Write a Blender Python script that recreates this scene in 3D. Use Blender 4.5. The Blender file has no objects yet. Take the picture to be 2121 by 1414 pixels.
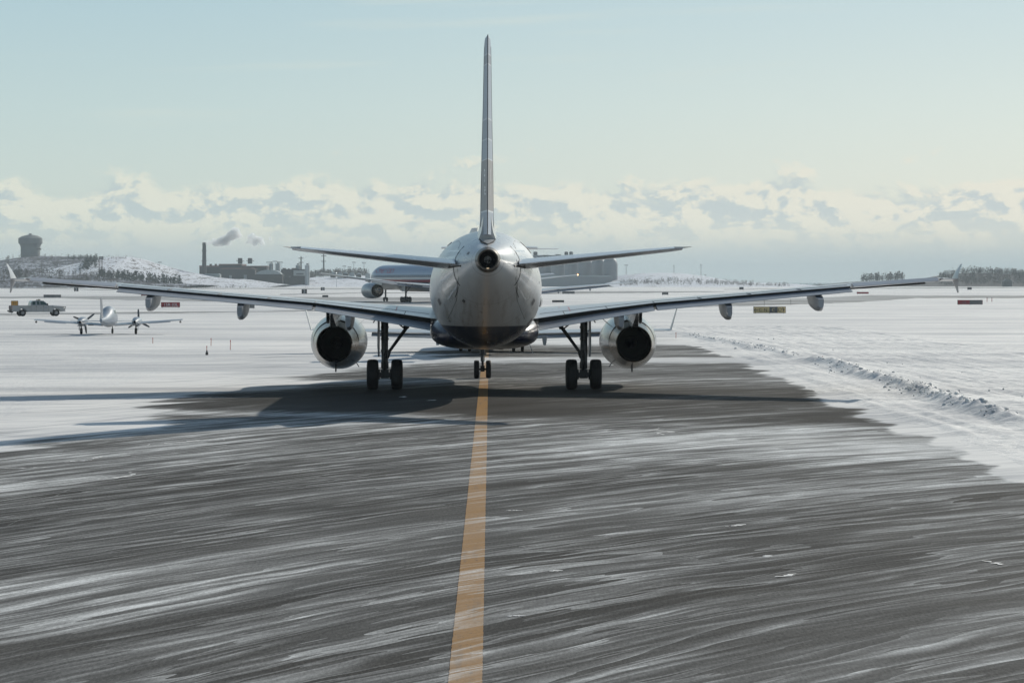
import bpy, bmesh, math, random
import numpy as np
from mathutils import Vector, Matrix
R = math.radians
random.seed(7)
rng = np.random.default_rng(11)
sc = bpy.context.scene
COL = sc.collection

# ------------------------------------------------------------------ camera
FPX = 5171.0            # focal length in photo pixels (photo is 2121 wide)
VX, HY = 1015.0, 584.0  # vanishing point of the taxiway line
CX, CZ = 0.245, 4.09    # camera position (x, height)
cam_d = bpy.data.cameras.new('camera')
cam = bpy.data.objects.new('camera', cam_d)
COL.objects.link(cam)
cam.location = (CX, 0, CZ)
cam.rotation_euler = (R(90), 0, 0)
cam_d.sensor_width = 36
cam_d.lens = FPX / 2121 * 36
cam_d.shift_x = (1060.5 - VX) / 2121
cam_d.shift_y = -(707 - HY) / 2121
cam_d.clip_start = 0.5
cam_d.clip_end = 60000
sc.camera = cam
sc.view_settings.view_transform = 'Standard'
sc.view_settings.look = 'None'
sc.view_settings.exposure = 0.0
sc.view_settings.gamma = 1.0
sc.cycles.use_denoising = True
sc.cycles.max_bounces = 6
sc.cycles.volume_bounces = 3
sc.cycles.transparent_max_bounces = 16

SUN_EL, SUN_AZ = R(29.3), R(37.7)      # azimuth from +Y towards +X

def px(x, y, d):
    """photo pixel at distance d -> world point"""
    return Vector((CX + (x - VX) * d / FPX, d, CZ + (HY - y) * d / FPX))
def gd(y):
    """distance of the ground point seen at photo row y"""
    return CZ * FPX / (y - HY)
def gp(x, y, z=0.0):
    d = gd(y)
    return Vector((CX + (x - VX) * d / FPX, d, z))

# ------------------------------------------------------------------ node helpers
class NT:
    def __init__(s, tree):
        s.t = tree; s.n = tree.nodes; s.l = tree.links
    def new(s, typ, **kw):
        n = s.n.new(typ)
        for k, v in kw.items(): setattr(n, k, v)
        return n
    def put(s, inp, v):
        if hasattr(v, 'is_linked') or isinstance(v, bpy.types.NodeSocket): s.l.new(v, inp)
        else:
            if isinstance(v, (tuple, list)) and len(v) == 3 and inp.type == 'RGBA': v = (*v, 1)
            inp.default_value = v
    def math(s, op, a, b=0.0, c=0.0, clamp=False):
        n = s.new('ShaderNodeMath', operation=op, use_clamp=clamp)
        s.put(n.inputs[0], a); s.put(n.inputs[1], b); s.put(n.inputs[2], c)
        return n.outputs[0]
    def mix(s, f, a, b, mode='MIX'):
        n = s.new('ShaderNodeMix', data_type='RGBA', blend_type=mode)
        s.put(n.inputs[0], f); s.put(n.inputs[6], a); s.put(n.inputs[7], b)
        return n.outputs[2]
    def noise(s, vec, scale=1.0, detail=3.0, rough=0.5, dist=0.0):
        n = s.new('ShaderNodeTexNoise')
        s.put(n.inputs['Vector'], vec); s.put(n.inputs['Scale'], scale); s.put(n.inputs['Detail'], detail)
        s.put(n.inputs['Roughness'], rough); s.put(n.inputs['Distortion'], dist)
        return n.outputs[0]
    def sep(s, v):
        n = s.new('ShaderNodeSeparateXYZ'); s.put(n.inputs[0], v); return n.outputs
    def comb(s, x, y, z=0.0):
        n = s.new('ShaderNodeCombineXYZ')
        s.put(n.inputs[0], x); s.put(n.inputs[1], y); s.put(n.inputs[2], z); return n.outputs[0]
    def smooth(s, v, a, b, lo=0.0, hi=1.0):
        n = s.new('ShaderNodeMapRange', interpolation_type='SMOOTHSTEP')
        s.put(n.inputs[0], v); s.put(n.inputs[1], a); s.put(n.inputs[2], b); s.put(n.inputs[3], lo); s.put(n.inputs[4], hi)
        return n.outputs[0]
    def lin(s, v, a, b, lo=0.0, hi=1.0):
        n = s.new('ShaderNodeMapRange')
        s.put(n.inputs[0], v); s.put(n.inputs[1], a); s.put(n.inputs[2], b); s.put(n.inputs[3], lo); s.put(n.inputs[4], hi)
        return n.outputs[0]
    def ramp(s, v, stops, mode='LINEAR'):
        n = s.new('ShaderNodeValToRGB'); n.color_ramp.interpolation = mode
        e = n.color_ramp.elements
        while len(e) < len(stops): e.new(0.5)
        for el, (p, c) in zip(e, stops):
            el.position = p; el.color = (*c, 1) if len(c) == 3 else c
        s.put(n.inputs[0], v); return n.outputs[0]
    def bump(s, h, strength=0.3, dist=0.05):
        n = s.new('ShaderNodeBump'); s.put(n.inputs['Height'], h)
        n.inputs['Strength'].default_value = strength; n.inputs['Distance'].default_value = dist
        return n.outputs[0]

def srgb(r, g, b):
    f = lambda c: ((c/255+0.055)/1.055)**2.4 if c > 10 else c/255/12.92
    return (f(r), f(g), f(b))

# ------------------------------------------------------------------ world sky
w = bpy.data.worlds.new('World'); sc.world = w; w.use_nodes = True
N = NT(w.node_tree)
bg = w.node_tree.nodes['Background']
sky = N.new('ShaderNodeTexSky', sky_type='NISHITA')
sky.sun_disc = False; sky.sun_elevation = SUN_EL; sky.sun_rotation = SUN_AZ
sky.dust_density = 1.2; sky.air_density = 1.0; sky.ozone_density = 1.5; sky.altitude = 0
tc = N.new('ShaderNodeTexCoord').outputs['Generated']
dx, dy, dz = N.sep(tc)[0:3]
SKY_STRENGTH = 0.085
K = 1.0 / SKY_STRENGTH
sidef0 = N.smooth(dx, -0.2, 0.25)
tinted = N.mix(1.0, sky.outputs[0], (0.84, 0.96, 0.94), 'MULTIPLY')
elev = N.ramp(N.math('MULTIPLY', dz, 5.0), [(0.0, srgb(196,206,205)), (0.10, srgb(217,222,213)), (0.20, srgb(214,223,219)), (0.34, srgb(206,221,222)), (0.56, srgb(189,212,221)), (1.0, srgb(172,198,214))])
elev = N.mix(1.0, elev, N.mix(sidef0, tuple(v*K for v in (0.90, 0.95, 0.95)), tuple(v*K for v in (1.12, 1.06, 1.02))), 'MULTIPLY')
tinted = N.mix(N.smooth(dz, 0.12, 0.45, 0.85, 0.0), tinted, elev)
# clouds live in direction space: low stratocumulus bank near the horizon
cv = N.comb(N.math('MULTIPLY', dx, 1.0), dy, N.math('MULTIPLY', dz, 1.75))
warp = N.noise(cv, 30, 3, 0.5)
n_big = N.noise(cv, 42, 9, 0.62, 0.2)
sh = N.new('ShaderNodeVectorMath', operation='ADD'); N.put(sh.inputs[0], cv); sh.inputs[1].default_value = (0.003, 0.0, 0.006)
n_lit = N.noise(sh.outputs[0], 42, 9, 0.62, 0.2)
env = N.ramp(N.math('MULTIPLY', dz, 10.0), [(0.0, (0.3,)*3), (0.10, (0.42,)*3), (0.17, (0.78,)*3), (0.27, (0.84,)*3), (0.34, (0.66,)*3), (0.42, (0.34,)*3), (0.62, (0.10,)*3), (1.0, (0.0,)*3)])
cover = N.math('ADD', n_big, N.math('MULTIPLY', N.math('SUBTRACT', env, 0.5), 0.62))
cmask = N.smooth(cover, 0.43, 0.58)
relief = N.smooth(N.math('SUBTRACT', n_big, n_lit), -0.075, 0.03)
core = N.smooth(cover, 0.58, 0.78)
K = 1.0 / SKY_STRENGTH
def kc(c): return tuple(v * K for v in srgb(*c))
c_lit = kc((240, 235, 218)); c_sh = kc((196, 206, 207))
ccol = N.mix(N.math('MULTIPLY', relief, 0.92), c_sh, c_lit)
low = N.smooth(dz, 0.006, 0.026)
# blue-grey air at the very horizon
hz = N.mix(low, kc((191, 202, 202)), tinted)
sidef = N.smooth(dx, -0.25, 0.28)
ccol = N.mix(N.math('SUBTRACT', 1.0, sidef), ccol, (0.90, 0.95, 0.95), 'MULTIPLY')
cm = N.math('MULTIPLY', N.math('MULTIPLY', cmask, 0.88), N.smooth(dz, 0.008, 0.03))
front = N.smooth(dy, 0.0, 0.3, 0.35, 1.0)
skyc = N.mix(N.math('MULTIPLY', cm, front), hz, ccol)
# thin high streaks
sv = N.comb(dx, N.math('MULTIPLY', dy, 1.0), N.math('MULTIPLY', N.math('SUBTRACT', dz, N.math('MULTIPLY', dx, 0.035)), 16.0))
st = N.smooth(N.noise(sv, 5.5, 4, 0.5), 0.56, 0.72, 0.0, 0.28)
st = N.math('MULTIPLY', st, N.smooth(dz, 0.045, 0.075))
skyc = N.mix(st, skyc, kc((222, 226, 214)))
N.l.new(skyc, bg.inputs[0]); bg.inputs[1].default_value = SKY_STRENGTH

# ------------------------------------------------------------------ sun
sun_d = bpy.data.lights.new('sun', 'SUN'); sun = bpy.data.objects.new('sun', sun_d); COL.objects.link(sun)
sun_d.energy = 3.4; sun_d.angle = R(0.6); sun_d.color = (1.0, 0.94, 0.84)
sd = Vector((math.sin(SUN_AZ)*math.cos(SUN_EL), math.cos(SUN_AZ)*math.cos(SUN_EL), math.sin(SUN_EL)))
sun.rotation_euler = sd.to_track_quat('Z', 'Y').to_euler()

# ------------------------------------------------------------------ materials
MATS = {}
def mat(name, color, rough=0.5, metal=0.0, coat=0.0, var=0.06, vscale=1.5, bump=0.0, bscale=20, emit=None, spec=0.5):
    if name in MATS: return MATS[name]
    m = bpy.data.materials.new(name); m.use_nodes = True
    T = NT(m.node_tree); p = m.node_tree.nodes['Principled BSDF']
    co = T.new('ShaderNodeTexCoord').outputs['Object']
    n = T.noise(co, vscale, 5, 0.6)
    f = T.lin(n, 0.3, 0.7, 1 - var, 1 + var)
    c = T.mix(1.0, color, T.comb(f, f, f), 'MULTIPLY')
    T.l.new(c, p.inputs['Base Color'])
    T.put(p.inputs['Roughness'], T.lin(n, 0.3, 0.7, rough * 0.85, min(1, rough * 1.15)))
    p.inputs['Metallic'].default_value = metal
    p.inputs['Coat Weight'].default_value = coat
    p.inputs['Coat Roughness'].default_value = 0.08
    p.inputs['Specular IOR Level'].default_value = spec
    if bump: T.l.new(T.bump(T.noise(co, bscale, 4, 0.6), bump, 0.05), p.inputs['Normal'])
    if emit:
        p.inputs['Emission Color'].default_value = (*emit[0], 1); p.inputs['Emission Strength'].default_value = emit[1]
    MATS[name] = m; return m

def snow_streaks(T, pos, hi=True):
    """wind-blown streak pattern in world metres; wind runs along (1,1)"""
    x, y, z = T.sep(pos)[0:3]
    u = T.math('MULTIPLY', T.math('ADD', x, y), 0.7071)
    # the wind fans out: more across the taxiway on the right than on the left
    xc = T.math('MINIMUM', T.math('MAXIMUM', x, -13.0), 12.0)
    g = T.math('SUBTRACT', T.math('MULTIPLY', xc, 1.42), T.math('MULTIPLY', T.math('MULTIPLY', xc, xc), 0.030))
    g = T.math('ADD', g, T.math('MULTIPLY', T.math('SUBTRACT', x, xc), 0.6))
    v = T.math('MULTIPLY', T.math('SUBTRACT', y, g), 0.64)
    wv = T.comb(T.math('MULTIPLY', u, 0.10), T.math('MULTIPLY', v, 0.16))
    wob = T.math('MULTIPLY', T.math('SUBTRACT', T.noise(wv, 1.0, 4, 0.5), 0.5), 1.5)
    vw = T.math('ADD', v, wob)
    a = T.noise(T.comb(T.math('MULTIPLY', u, 0.12), T.math('MULTIPLY', vw, 1.75)), 1.0, 7, 0.66, 0.18)
    return u, vw, a

# ------------------------------------------------------------------ mesh helpers
def tag(o, label=None, cat=None, group=None, kind=None):
    if label: o['label'] = label
    if cat: o['category'] = cat
    if group: o['group'] = group
    if kind: o['kind'] = kind
    return o
def empty(name, loc=(0, 0, 0), rz=0.0, label=None, cat=None, group=None):
    o = bpy.data.objects.new(name, None); COL.objects.link(o)
    o.empty_display_size = 0.5
    o.location = loc; o.rotation_euler = (0, 0, rz)
    return tag(o, label, cat, group)
class MB:
    """collects geometry for ONE mesh object"""
    def __init__(s): s.v = []; s.f = []; s.mi = []; s.cur = 0; s.xf = None
    def add(s, vs, fs):
        b = len(s.v)
        for p in vs:
            p = Vector(p)
            s.v.append(s.xf @ p if s.xf is not None else p)
        for f in fs: s.f.append([b + i for i in f]); s.mi.append(s.cur)
        return s
    def box(s, c, size, rot=None, taper=None):
        cx, cy, cz = c; a, b, h = size[0]/2, size[1]/2, size[2]/2
        vs = []
        for sx, sy, sz in ((-1,-1,-1),(1,-1,-1),(1,1,-1),(-1,1,-1),(-1,-1,1),(1,-1,1),(1,1,1),(-1,1,1)):
            k = taper if (taper and sz > 0) else 1
            p = Vector((sx*a*k, sy*b*k, sz*h))
            if rot is not None: p = rot @ p
            vs.append(p + Vector(c))
        return s.add(vs, [(3,2,1,0),(4,5,6,7),(0,1,5,4),(1,2,6,5),(2,3,7,6),(3,0,4,7)])
    def tube(s, p0, p1, r0, r1=None, n=12, caps=True, sq=1.0):
        p0, p1 = Vector(p0), Vector(p1); r1 = r0 if r1 is None else r1
        d = (p1 - p0).normalized(); q = d.to_track_quat('Z', 'Y')
        vs = []
        for p, r in ((p0, r0), (p1, r1)):
            for i in range(n):
                a = 2*math.pi*i/n
                vs.append(p + q @ Vector((math.cos(a)*r, math.sin(a)*r*sq, 0)))
        fs = [(i, (i+1) % n, n+(i+1) % n, n+i) for i in range(n)]
        if caps: fs += [tuple(range(n-1, -1, -1)), tuple(range(n, 2*n))]
        return s.add(vs, fs)
    def path(s, pts, r, n=6):
        for a, b in zip(pts[:-1], pts[1:]): s.tube(a, b, r, n=n)
        return s
    def loft(s, rings, closed=True, caps=True):
        n = len(rings[0]); vs = [p for r in rings for p in r]; fs = []
        for k in range(len(rings)-1):
            for i in range(n if closed else n-1):
                j = (i+1) % n
                fs.append((k*n+i, k*n+j, (k+1)*n+j, (k+1)*n+i))
        if caps and closed:
            fs += [tuple(range(n-1, -1, -1)), tuple((len(rings)-1)*n+i for i in range(n))]
        return s.add(vs, fs)
    def lathe(s, prof, c, axis='y', n=32, caps=False):
        """prof: [(along, radius)], around axis through c"""
        rings = []
        for t, r in prof:
            ring = []
            for i in range(n):
                a = 2*math.pi*i/n; ca, sa = math.cos(a)*r, math.sin(a)*r
                if axis == 'y': p = (c[0]+ca, c[1]+t, c[2]+sa)
                elif axis == 'x': p = (c[0]+t, c[1]+ca, c[2]+sa)
                else: p = (c[0]+ca, c[1]+sa, c[2]+t)
                ring.append(p)
            rings.append(ring)
        return s.loft(rings, True, caps)
    def prism(s, pts, axis_vec, depth=None):
        """extrude polygon pts (3D, planar) by axis_vec"""
        n = len(pts); a = Vector(axis_vec)
        vs = [Vector(p) for p in pts] + [Vector(p)+a for p in pts]
        fs = [tuple(range(n-1, -1, -1)), tuple(range(n, 2*n))] + [(i, (i+1) % n, n+(i+1) % n, n+i) for i in range(n)]
        return s.add(vs, fs)
    def build(s, name, mats, parent=None, smooth=True, angle=35, fix=True):
        me = bpy.data.meshes.new(name)
        me.from_pydata([tuple(p) for p in s.v], [], s.f)
        if not isinstance(mats, (list, tuple)): mats = [mats]
        for m in mats: me.materials.append(m)
        me.polygons.foreach_set('material_index', s.mi)
        if fix:
            bm = bmesh.new(); bm.from_mesh(me); bmesh.ops.recalc_face_normals(bm, faces=bm.faces); bm.to_mesh(me); bm.free()
        me.update()
        if smooth:
            me.polygons.foreach_set('use_smooth', [True]*len(me.polygons))
            try: me.set_sharp_from_angle(angle=R(angle))
            except Exception: pass
        o = bpy.data.objects.new(name, me); COL.objects.link(o)
        if parent: o.parent = parent
        return o
def copy_tree(o, parent=None):
    c = o.copy(); COL.objects.link(c)
    if parent is not None: c.parent = parent
    for ch in list(o.children): copy_tree(ch, c)
    return c
def text_geo(body, size=1.0, align='CENTER'):
    """text outline as (verts 2D, faces)"""
    cu = bpy.data.curves.new('t', 'FONT'); cu.body = body; cu.size = size; cu.align_x = align; cu.resolution_u = 3
    o = bpy.data.objects.new('t', cu); COL.objects.link(o)
    dg = bpy.context.evaluated_depsgraph_get()
    me = bpy.data.meshes.new_from_object(o.evaluated_get(dg))
    vs = [(v.co.x, v.co.y) for v in me.vertices]; fs = [tuple(p.vertices) for p in me.polygons]
    bpy.data.objects.remove(o); bpy.data.curves.remove(cu); bpy.data.meshes.remove(me)
    return vs, fs
def cat_interp(tab, s):
    """Catmull-Rom through table rows [s, a, b, ...]"""
    xs = [r[0] for r in tab]
    if s <= xs[0]: return tab[0][1:]
    if s >= xs[-1]: return tab[-1][1:]
    i = max(k for k in range(len(xs)) if xs[k] <= s); i = min(i, len(xs)-2)
    x0, x1 = xs[i], xs[i+1]; t = (s-x0)/(x1-x0); out = []
    for c in range(1, len(tab[0])):
        p1, p2 = tab[i][c], tab[i+1][c]
        m1 = (p2-tab[i-1][c])/(x1-xs[i-1])*(x1-x0) if i > 0 else (p2-p1)
        m2 = (tab[i+2][c]-p1)/(xs[i+2]-x0)*(x1-x0) if i+2 < len(xs) else (p2-p1)
        if (p2-p1) == 0: m1 = m2 = 0
        out.append((2*t**3-3*t**2+1)*p1+(t**3-2*t**2+t)*m1+(-2*t**3+3*t**2)*p2+(t**3-t**2)*m2)
    return out
def vnoise(x, y, seed=0):
    """cheap smooth 2D value noise, numpy arrays"""
    xi = np.floor(x).astype(np.int64); yi = np.floor(y).astype(np.int64); xf = x-xi; yf = y-yi
    def h(a, b):
        v = (a*374761393 + b*668265263 + seed*1442695041) & 0xffffffff
        v = ((v ^ (v >> 13)) * 1274126177) & 0xffffffff
        return ((v ^ (v >> 16)) & 0xffff)/65535.0
    sx = xf*xf*(3-2*xf); sy = yf*yf*(3-2*yf)
    return (h(xi, yi)*(1-sx)+h(xi+1, yi)*sx)*(1-sy)+(h(xi, yi+1)*(1-sx)+h(xi+1, yi+1)*sx)*sy
def fbm(x, y, seed=0, oct=4):
    x = np.asarray(x, float); y = np.asarray(y, float); t = 0; a = 0.5
    for k in range(oct): t = t + a*vnoise(x*2**k, y*2**k, seed+k); a *= 0.5
    return t

# ================================================================== THE SETTING
def grid_mesh(name, xs, ys, zf, m, attr=None, smooth=True, xoff=None):
    """xs, ys 1D arrays; zf(X,Y)->Z; xoff(Y)->row shift/scale of xs"""
    X, Y = np.meshgrid(xs, ys)
    if xoff is not None: X = xoff(X, Y)
    Z = zf(X, Y)
    ny, nx = X.shape
    co = np.stack([X, Y, Z], -1).reshape(-1, 3).astype(np.float32)
    i = np.arange((ny-1)*nx).reshape(ny-1, nx)[:, :-1].ravel()
    q = np.stack([i, i+1, i+nx+1, i+nx], 1).astype(np.int32)
    me = bpy.data.meshes.new(name)
    me.vertices.add(len(co)); me.vertices.foreach_set('co', co.ravel())
    me.loops.add(q.size); me.loops.foreach_set('vertex_index', q.ravel())
    me.polygons.add(len(q)); me.polygons.foreach_set('loop_start', np.arange(0, q.size, 4, dtype=np.int32))
    me.update(calc_edges=True)
    if smooth: me.polygons.foreach_set('use_smooth', [True]*len(q))
    if attr:
        for an, fn in attr.items():
            a = me.attributes.new(an, 'FLOAT', 'POINT'); a.data.foreach_set('value', fn(X, Y).astype(np.float32).ravel())
    me.materials.append(m)
    o = bpy.data.objects.new(name, me); COL.objects.link(o)
    return o

# ---- materials of the ground
def m_snow(name, fine=1.0):
    m = bpy.data.materials.new(name); m.use_nodes = True
    T = NT(m.node_tree); p = m.node_tree.nodes['Principled BSDF']
    pos = T.new('ShaderNodeNewGeometry').outputs['Position']
    u, v, a = snow_streaks(T, pos)
    x, y, z = T.sep(pos)[0:3]
    c, a, big = snow_color(T, pos)
    h = T.math('ADD', T.math('MULTIPLY', T.noise(pos, 3.0 * fine, 6, 0.65), 0.6), T.math('MULTIPLY', a, 1.2))
    h = T.math('ADD', h, T.math('MULTIPLY', big, 1.6))
    T.l.new(c, p.inputs['Base Color'])
    p.inputs['Roughness'].default_value = 0.75
    T.l.new(T.bump(h, 0.55, 0.25), p.inputs['Normal'])
    return m
def snow_color(T, pos):
    x, y, z = T.sep(pos)[0:3]; u, v, a = snow_streaks(T, pos)
    # long wind-packed stripes, wider than deep
    mid = T.noise(T.comb(T.math('MULTIPLY', x, 0.035), T.math('MULTIPLY', y, 0.22), 2.0), 1.0, 5, 0.62, 0.4)
    big = T.noise(T.comb(T.math('MULTIPLY', x, 0.010), T.math('MULTIPLY', y, 0.045)), 1.0, 6, 0.62, 0.4)
    far = T.noise(T.comb(T.math('MULTIPLY', x, 0.004), T.math('MULTIPLY', y, 0.011)), 1.0, 5, 0.6, 0.6)
    k = T.smooth(T.math('ADD', T.math('ADD', T.math('MULTIPLY', a, 0.30), T.math('MULTIPLY', mid, 0.30)), T.math('ADD', T.math('MULTIPLY', big, 0.25), T.math('MULTIPLY', far, 0.15))), 0.43, 0.56)
    c = T.mix(k, (0.56, 0.565, 0.57), (0.90, 0.885, 0.85))
    grit = T.noise(pos, 5.0, 6, 0.7)
    c = T.mix(T.math('MULTIPLY', T.smooth(grit, 0.60, 0.70), 0.5), c, (0.36, 0.36, 0.38))
    return c, a, big
SNOW = m_snow('wind_packed_snow')

def m_pavement(name, kind):
    """asphalt (or yellow paint) seen through drifting snow.  'cover' = how much of the surface the drift hides"""
    m = bpy.data.materials.new(name); m.use_nodes = True
    T = NT(m.node_tree); p = m.node_tree.nodes['Principled BSDF']
    pos = T.new('ShaderNodeNewGeometry').outputs['Position']
    at = T.new('ShaderNodeAttribute', attribute_name='cover').outputs['Fac']
    x, y, z = T.sep(pos)[0:3]
    u, v, a = snow_streaks(T, pos)
    b = T.noise(T.comb(T.math('MULTIPLY', u, 0.05), T.math('MULTIPLY', v, 0.32), 7.3), 1.0, 4, 0.55, 0.2)
    fine = T.noise(T.comb(T.math('MULTIPLY', u, 0.35), T.math('MULTIPLY', v, 5.5), 3.1), 1.0, 5, 0.6, 0.5)
    an = T.lin(T.math('ADD', T.math('MULTIPLY', a, 0.66), T.math('MULTIPLY', b, 0.34)), 0.34, 0.66)
    q = T.math('ADD', T.math('SUBTRACT', an, 1.0), at)
    film = T.math('MULTIPLY', T.smooth(q, -0.12, 0.62), 0.32)
    crest = T.math('MULTIPLY', T.smooth(q, 0.05, 0.42), 0.26)           # dense crest of each streak
    def wisps(su, sv, w, K, pw):
        n = T.noise(T.comb(T.math('MULTIPLY', u, su), T.math('MULTIPLY', v, sv), w), 1.0, 3, 0.5, 0.35)
        return T.math('POWER', T.math('FRACT', T.math('MULTIPLY', n, K)), pw)   # sharp windward edge, feathered lee
    wis = T.math('ADD', T.math('MULTIPLY', wisps(0.055, 0.70, 11.7, 7.0, 5.0), 0.36), T.math('MULTIPLY', wisps(0.12, 2.0, 3.3, 5.0, 4.5), 0.26))
    gate = T.noise(T.comb(T.math('MULTIPLY', u, 0.10), T.math('MULTIPLY', v, 0.5), 21.0), 1.0, 4, 0.6, 0.4)
    wis = T.math('MULTIPLY', wis, T.smooth(T.math('ADD', gate, T.math('MULTIPLY', at, 0.36)), 0.44, 0.70))
    wis = T.math('MULTIPLY', wis, T.smooth(at, 0.10, 0.24))
    brk1 = T.noise(T.comb(T.math('MULTIPLY', u, 0.42), T.math('MULTIPLY', v, 0.95), 5.0), 1.0, 5, 0.65, 0.6)
    f = T.math('ADD', T.math('ADD', film, crest), wis)
    f = T.math('MULTIPLY', f, T.lin(brk1, 0.32, 0.62, 0.50, 1.25))
    f = T.math('ADD', f, T.math('MULTIPLY', T.smooth(b, 0.3, 0.7, 0.25, 1.0), T.smooth(at, 0.0, 0.45, 0.020, 0.125)))
    f = T.math('MULTIPLY', f, T.lin(fine, 0.3, 0.7, 0.70, 1.25))
    grn = T.noise(T.comb(T.math('MULTIPLY', x, 24.0), T.math('MULTIPLY', y, 6.0)), 1.0, 3, 0.9)
    f = T.math('MULTIPLY', f, T.lin(grn, 0.3, 0.7, 0.72, 1.28))
    full = T.smooth(at, 0.72, 1.0)
    f = T.math('ADD', T.math('MULTIPLY', f, T.math('SUBTRACT', 1.0, full)), T.math('MULTIPLY', full, T.smooth(q, -0.10, 0.5, 0.62, 1.0)), clamp=True)
    if kind == 'asphalt':
        g = grn
        g2 = T.noise(pos, 0.35, 5, 0.6)
        base = T.mix(T.lin(g, 0.35, 0.65), (0.014, 0.013, 0.0115), (0.054, 0.049, 0.043))
        base = T.mix(1.0, base, T.comb(T.lin(g2, 0.3, 0.7, 0.8, 1.2), T.lin(g2, 0.3, 0.7, 0.8, 1.17), T.lin(g2, 0.3, 0.7, 0.82, 1.13)), 'MULTIPLY')
        # tyre / plough scratches running along the taxiway
        scr = T.noise(T.comb(T.math('MULTIPLY', x, 9.0), T.math('MULTIPLY', y, 0.035), 1.0), 1.0, 2, 0.4)
        brk = T.noise(T.comb(x, T.math('MULTIPLY', y, 0.8), 4.0), 1.3, 4, 0.7)
        sc_ = T.math('MULTIPLY', T.smooth(scr, 0.735, 0.76), T.smooth(brk, 0.45, 0.6))
        f = T.math('MAXIMUM', f, T.math('MULTIPLY', sc_, 0.22))
    else:
        g = T.noise(pos, 22, 5, 0.75)
        base = T.mix(T.lin(g, 0.3, 0.7), (0.24, 0.125, 0.032), (0.38, 0.20, 0.055))
        chip = T.noise(T.comb(T.math('MULTIPLY', x, 14.0), T.math('MULTIPLY', y, 5.0)), 1.0, 6, 0.75)
        base = T.mix(T.math('MULTIPLY', T.smooth(chip, 0.58, 0.64), 0.55), base, (0.05, 0.045, 0.04))
        rub = T.noise(T.comb(T.math('MULTIPLY', x, 5.0), T.math('MULTIPLY', y, 0.25)), 1.0, 4, 0.6)
        base = T.mix(T.smooth(rub, 0.52, 0.75, 0.0, 0.45), base, (0.10, 0.085, 0.07))
        f = T.math('ADD', T.math('MULTIPLY', f, 1.15), 0.03, clamp=True)
    # grains and crumbs of snow lying loose
    sp = T.noise(T.comb(x, T.math('MULTIPLY', y, 0.8)), 17, 2, 0.9)
    zone = T.smooth(T.noise(pos, 0.30, 3, 0.5), 0.44, 0.62)
    f = T.math('MAXIMUM', f, T.math('MULTIPLY', T.math('MULTIPLY', T.smooth(sp, 0.70, 0.77), zone), 0.55))
    c = T.mix(f, base, T.mix(full, (0.80, 0.81, 0.80), snow_color(T, pos)[0]))
    T.l.new(c, p.inputs['Base Color'])
    T.put(p.inputs['Roughness'], T.lin(f, 0, 1, 0.80, 0.95))
    p.inputs['Specular IOR Level'].default_value = 0.05
    hh = T.math('ADD', T.math('MULTIPLY', T.noise(pos, 30, 4, 0.8), 0.06), T.math('MULTIPLY', f, 0.35))
    T.l.new(T.bump(hh, 0.30, 0.04), p.inputs['Normal'])
    return m

def edge_r(Y):   # right snow edge of the taxiway
    return np.interp(Y, [0, 48, 60, 72, 83, 120, 175, 400], [10.6, 10.9, 11.3, 11.5, 11.6, 12.7, 13.3, 14])
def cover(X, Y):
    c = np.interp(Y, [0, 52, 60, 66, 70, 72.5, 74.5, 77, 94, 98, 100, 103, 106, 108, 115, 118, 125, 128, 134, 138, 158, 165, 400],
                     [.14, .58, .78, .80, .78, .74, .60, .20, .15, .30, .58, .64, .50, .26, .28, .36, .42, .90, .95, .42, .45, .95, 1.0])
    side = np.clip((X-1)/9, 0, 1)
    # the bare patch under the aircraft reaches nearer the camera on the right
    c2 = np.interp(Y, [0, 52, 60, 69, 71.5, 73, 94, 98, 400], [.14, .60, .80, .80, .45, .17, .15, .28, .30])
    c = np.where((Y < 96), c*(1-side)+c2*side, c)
    n = fbm(X*0.10+3, Y*0.05, 5, 4)-0.47
    c = c + n*0.70*np.clip(1-np.abs(c-0.5)*1.2, 0.45, 1)
    # broad denser sweeps in the foreground
    sw = fbm((X+Y)*0.02, (Y-X)*0.12+9, 21, 3)-0.45
    c = c + np.where(Y < 70, sw*0.45, 0)
    # left of the line past the wheels everything is drifted over
    lx = np.interp(Y, [82, 86, 90, 96, 100, 106, 118, 126, 165], [-11.5, -10.8, -9.3, -6.2, -5.0, -5.5, -5.0, -2, 0])
    wob = (fbm((X+Y)*0.05, (Y-X)*0.35, 31, 4)-0.47)*7
    lf = np.clip((lx-X+wob)/2.4, 0, 1)*(Y > 81)
    c = c*(1-lf)+lf*1.02
    # edges
    wr = (fbm((X+Y)*0.04+5, (Y-X)*0.5, 41, 4)-0.47)*2.2
    er = np.clip((X-edge_r(Y)+wr)/0.7+0.5, 0, 1)
    le = np.interp(Y, [0, 56, 61, 64, 70, 83, 400], [-11.8, -11.6, -11.2, -10.6, -8.6, -10.5, -12])
    wl = (fbm((X+Y)*0.04+5, (Y-X)*0.4, 43, 4)-0.47)*5.0
    el = np.clip((le-X+wl)/1.6+0.5, 0, 1)
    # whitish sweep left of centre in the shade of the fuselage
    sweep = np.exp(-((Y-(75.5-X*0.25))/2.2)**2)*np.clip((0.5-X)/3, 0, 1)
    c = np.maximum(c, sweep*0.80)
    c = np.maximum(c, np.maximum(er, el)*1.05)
    return np.clip(c, 0, 1.05)

ASPH = m_pavement('snow_swept_asphalt', 'asphalt')
YEL = m_pavement('worn_yellow_line_paint', 'paint')

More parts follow.
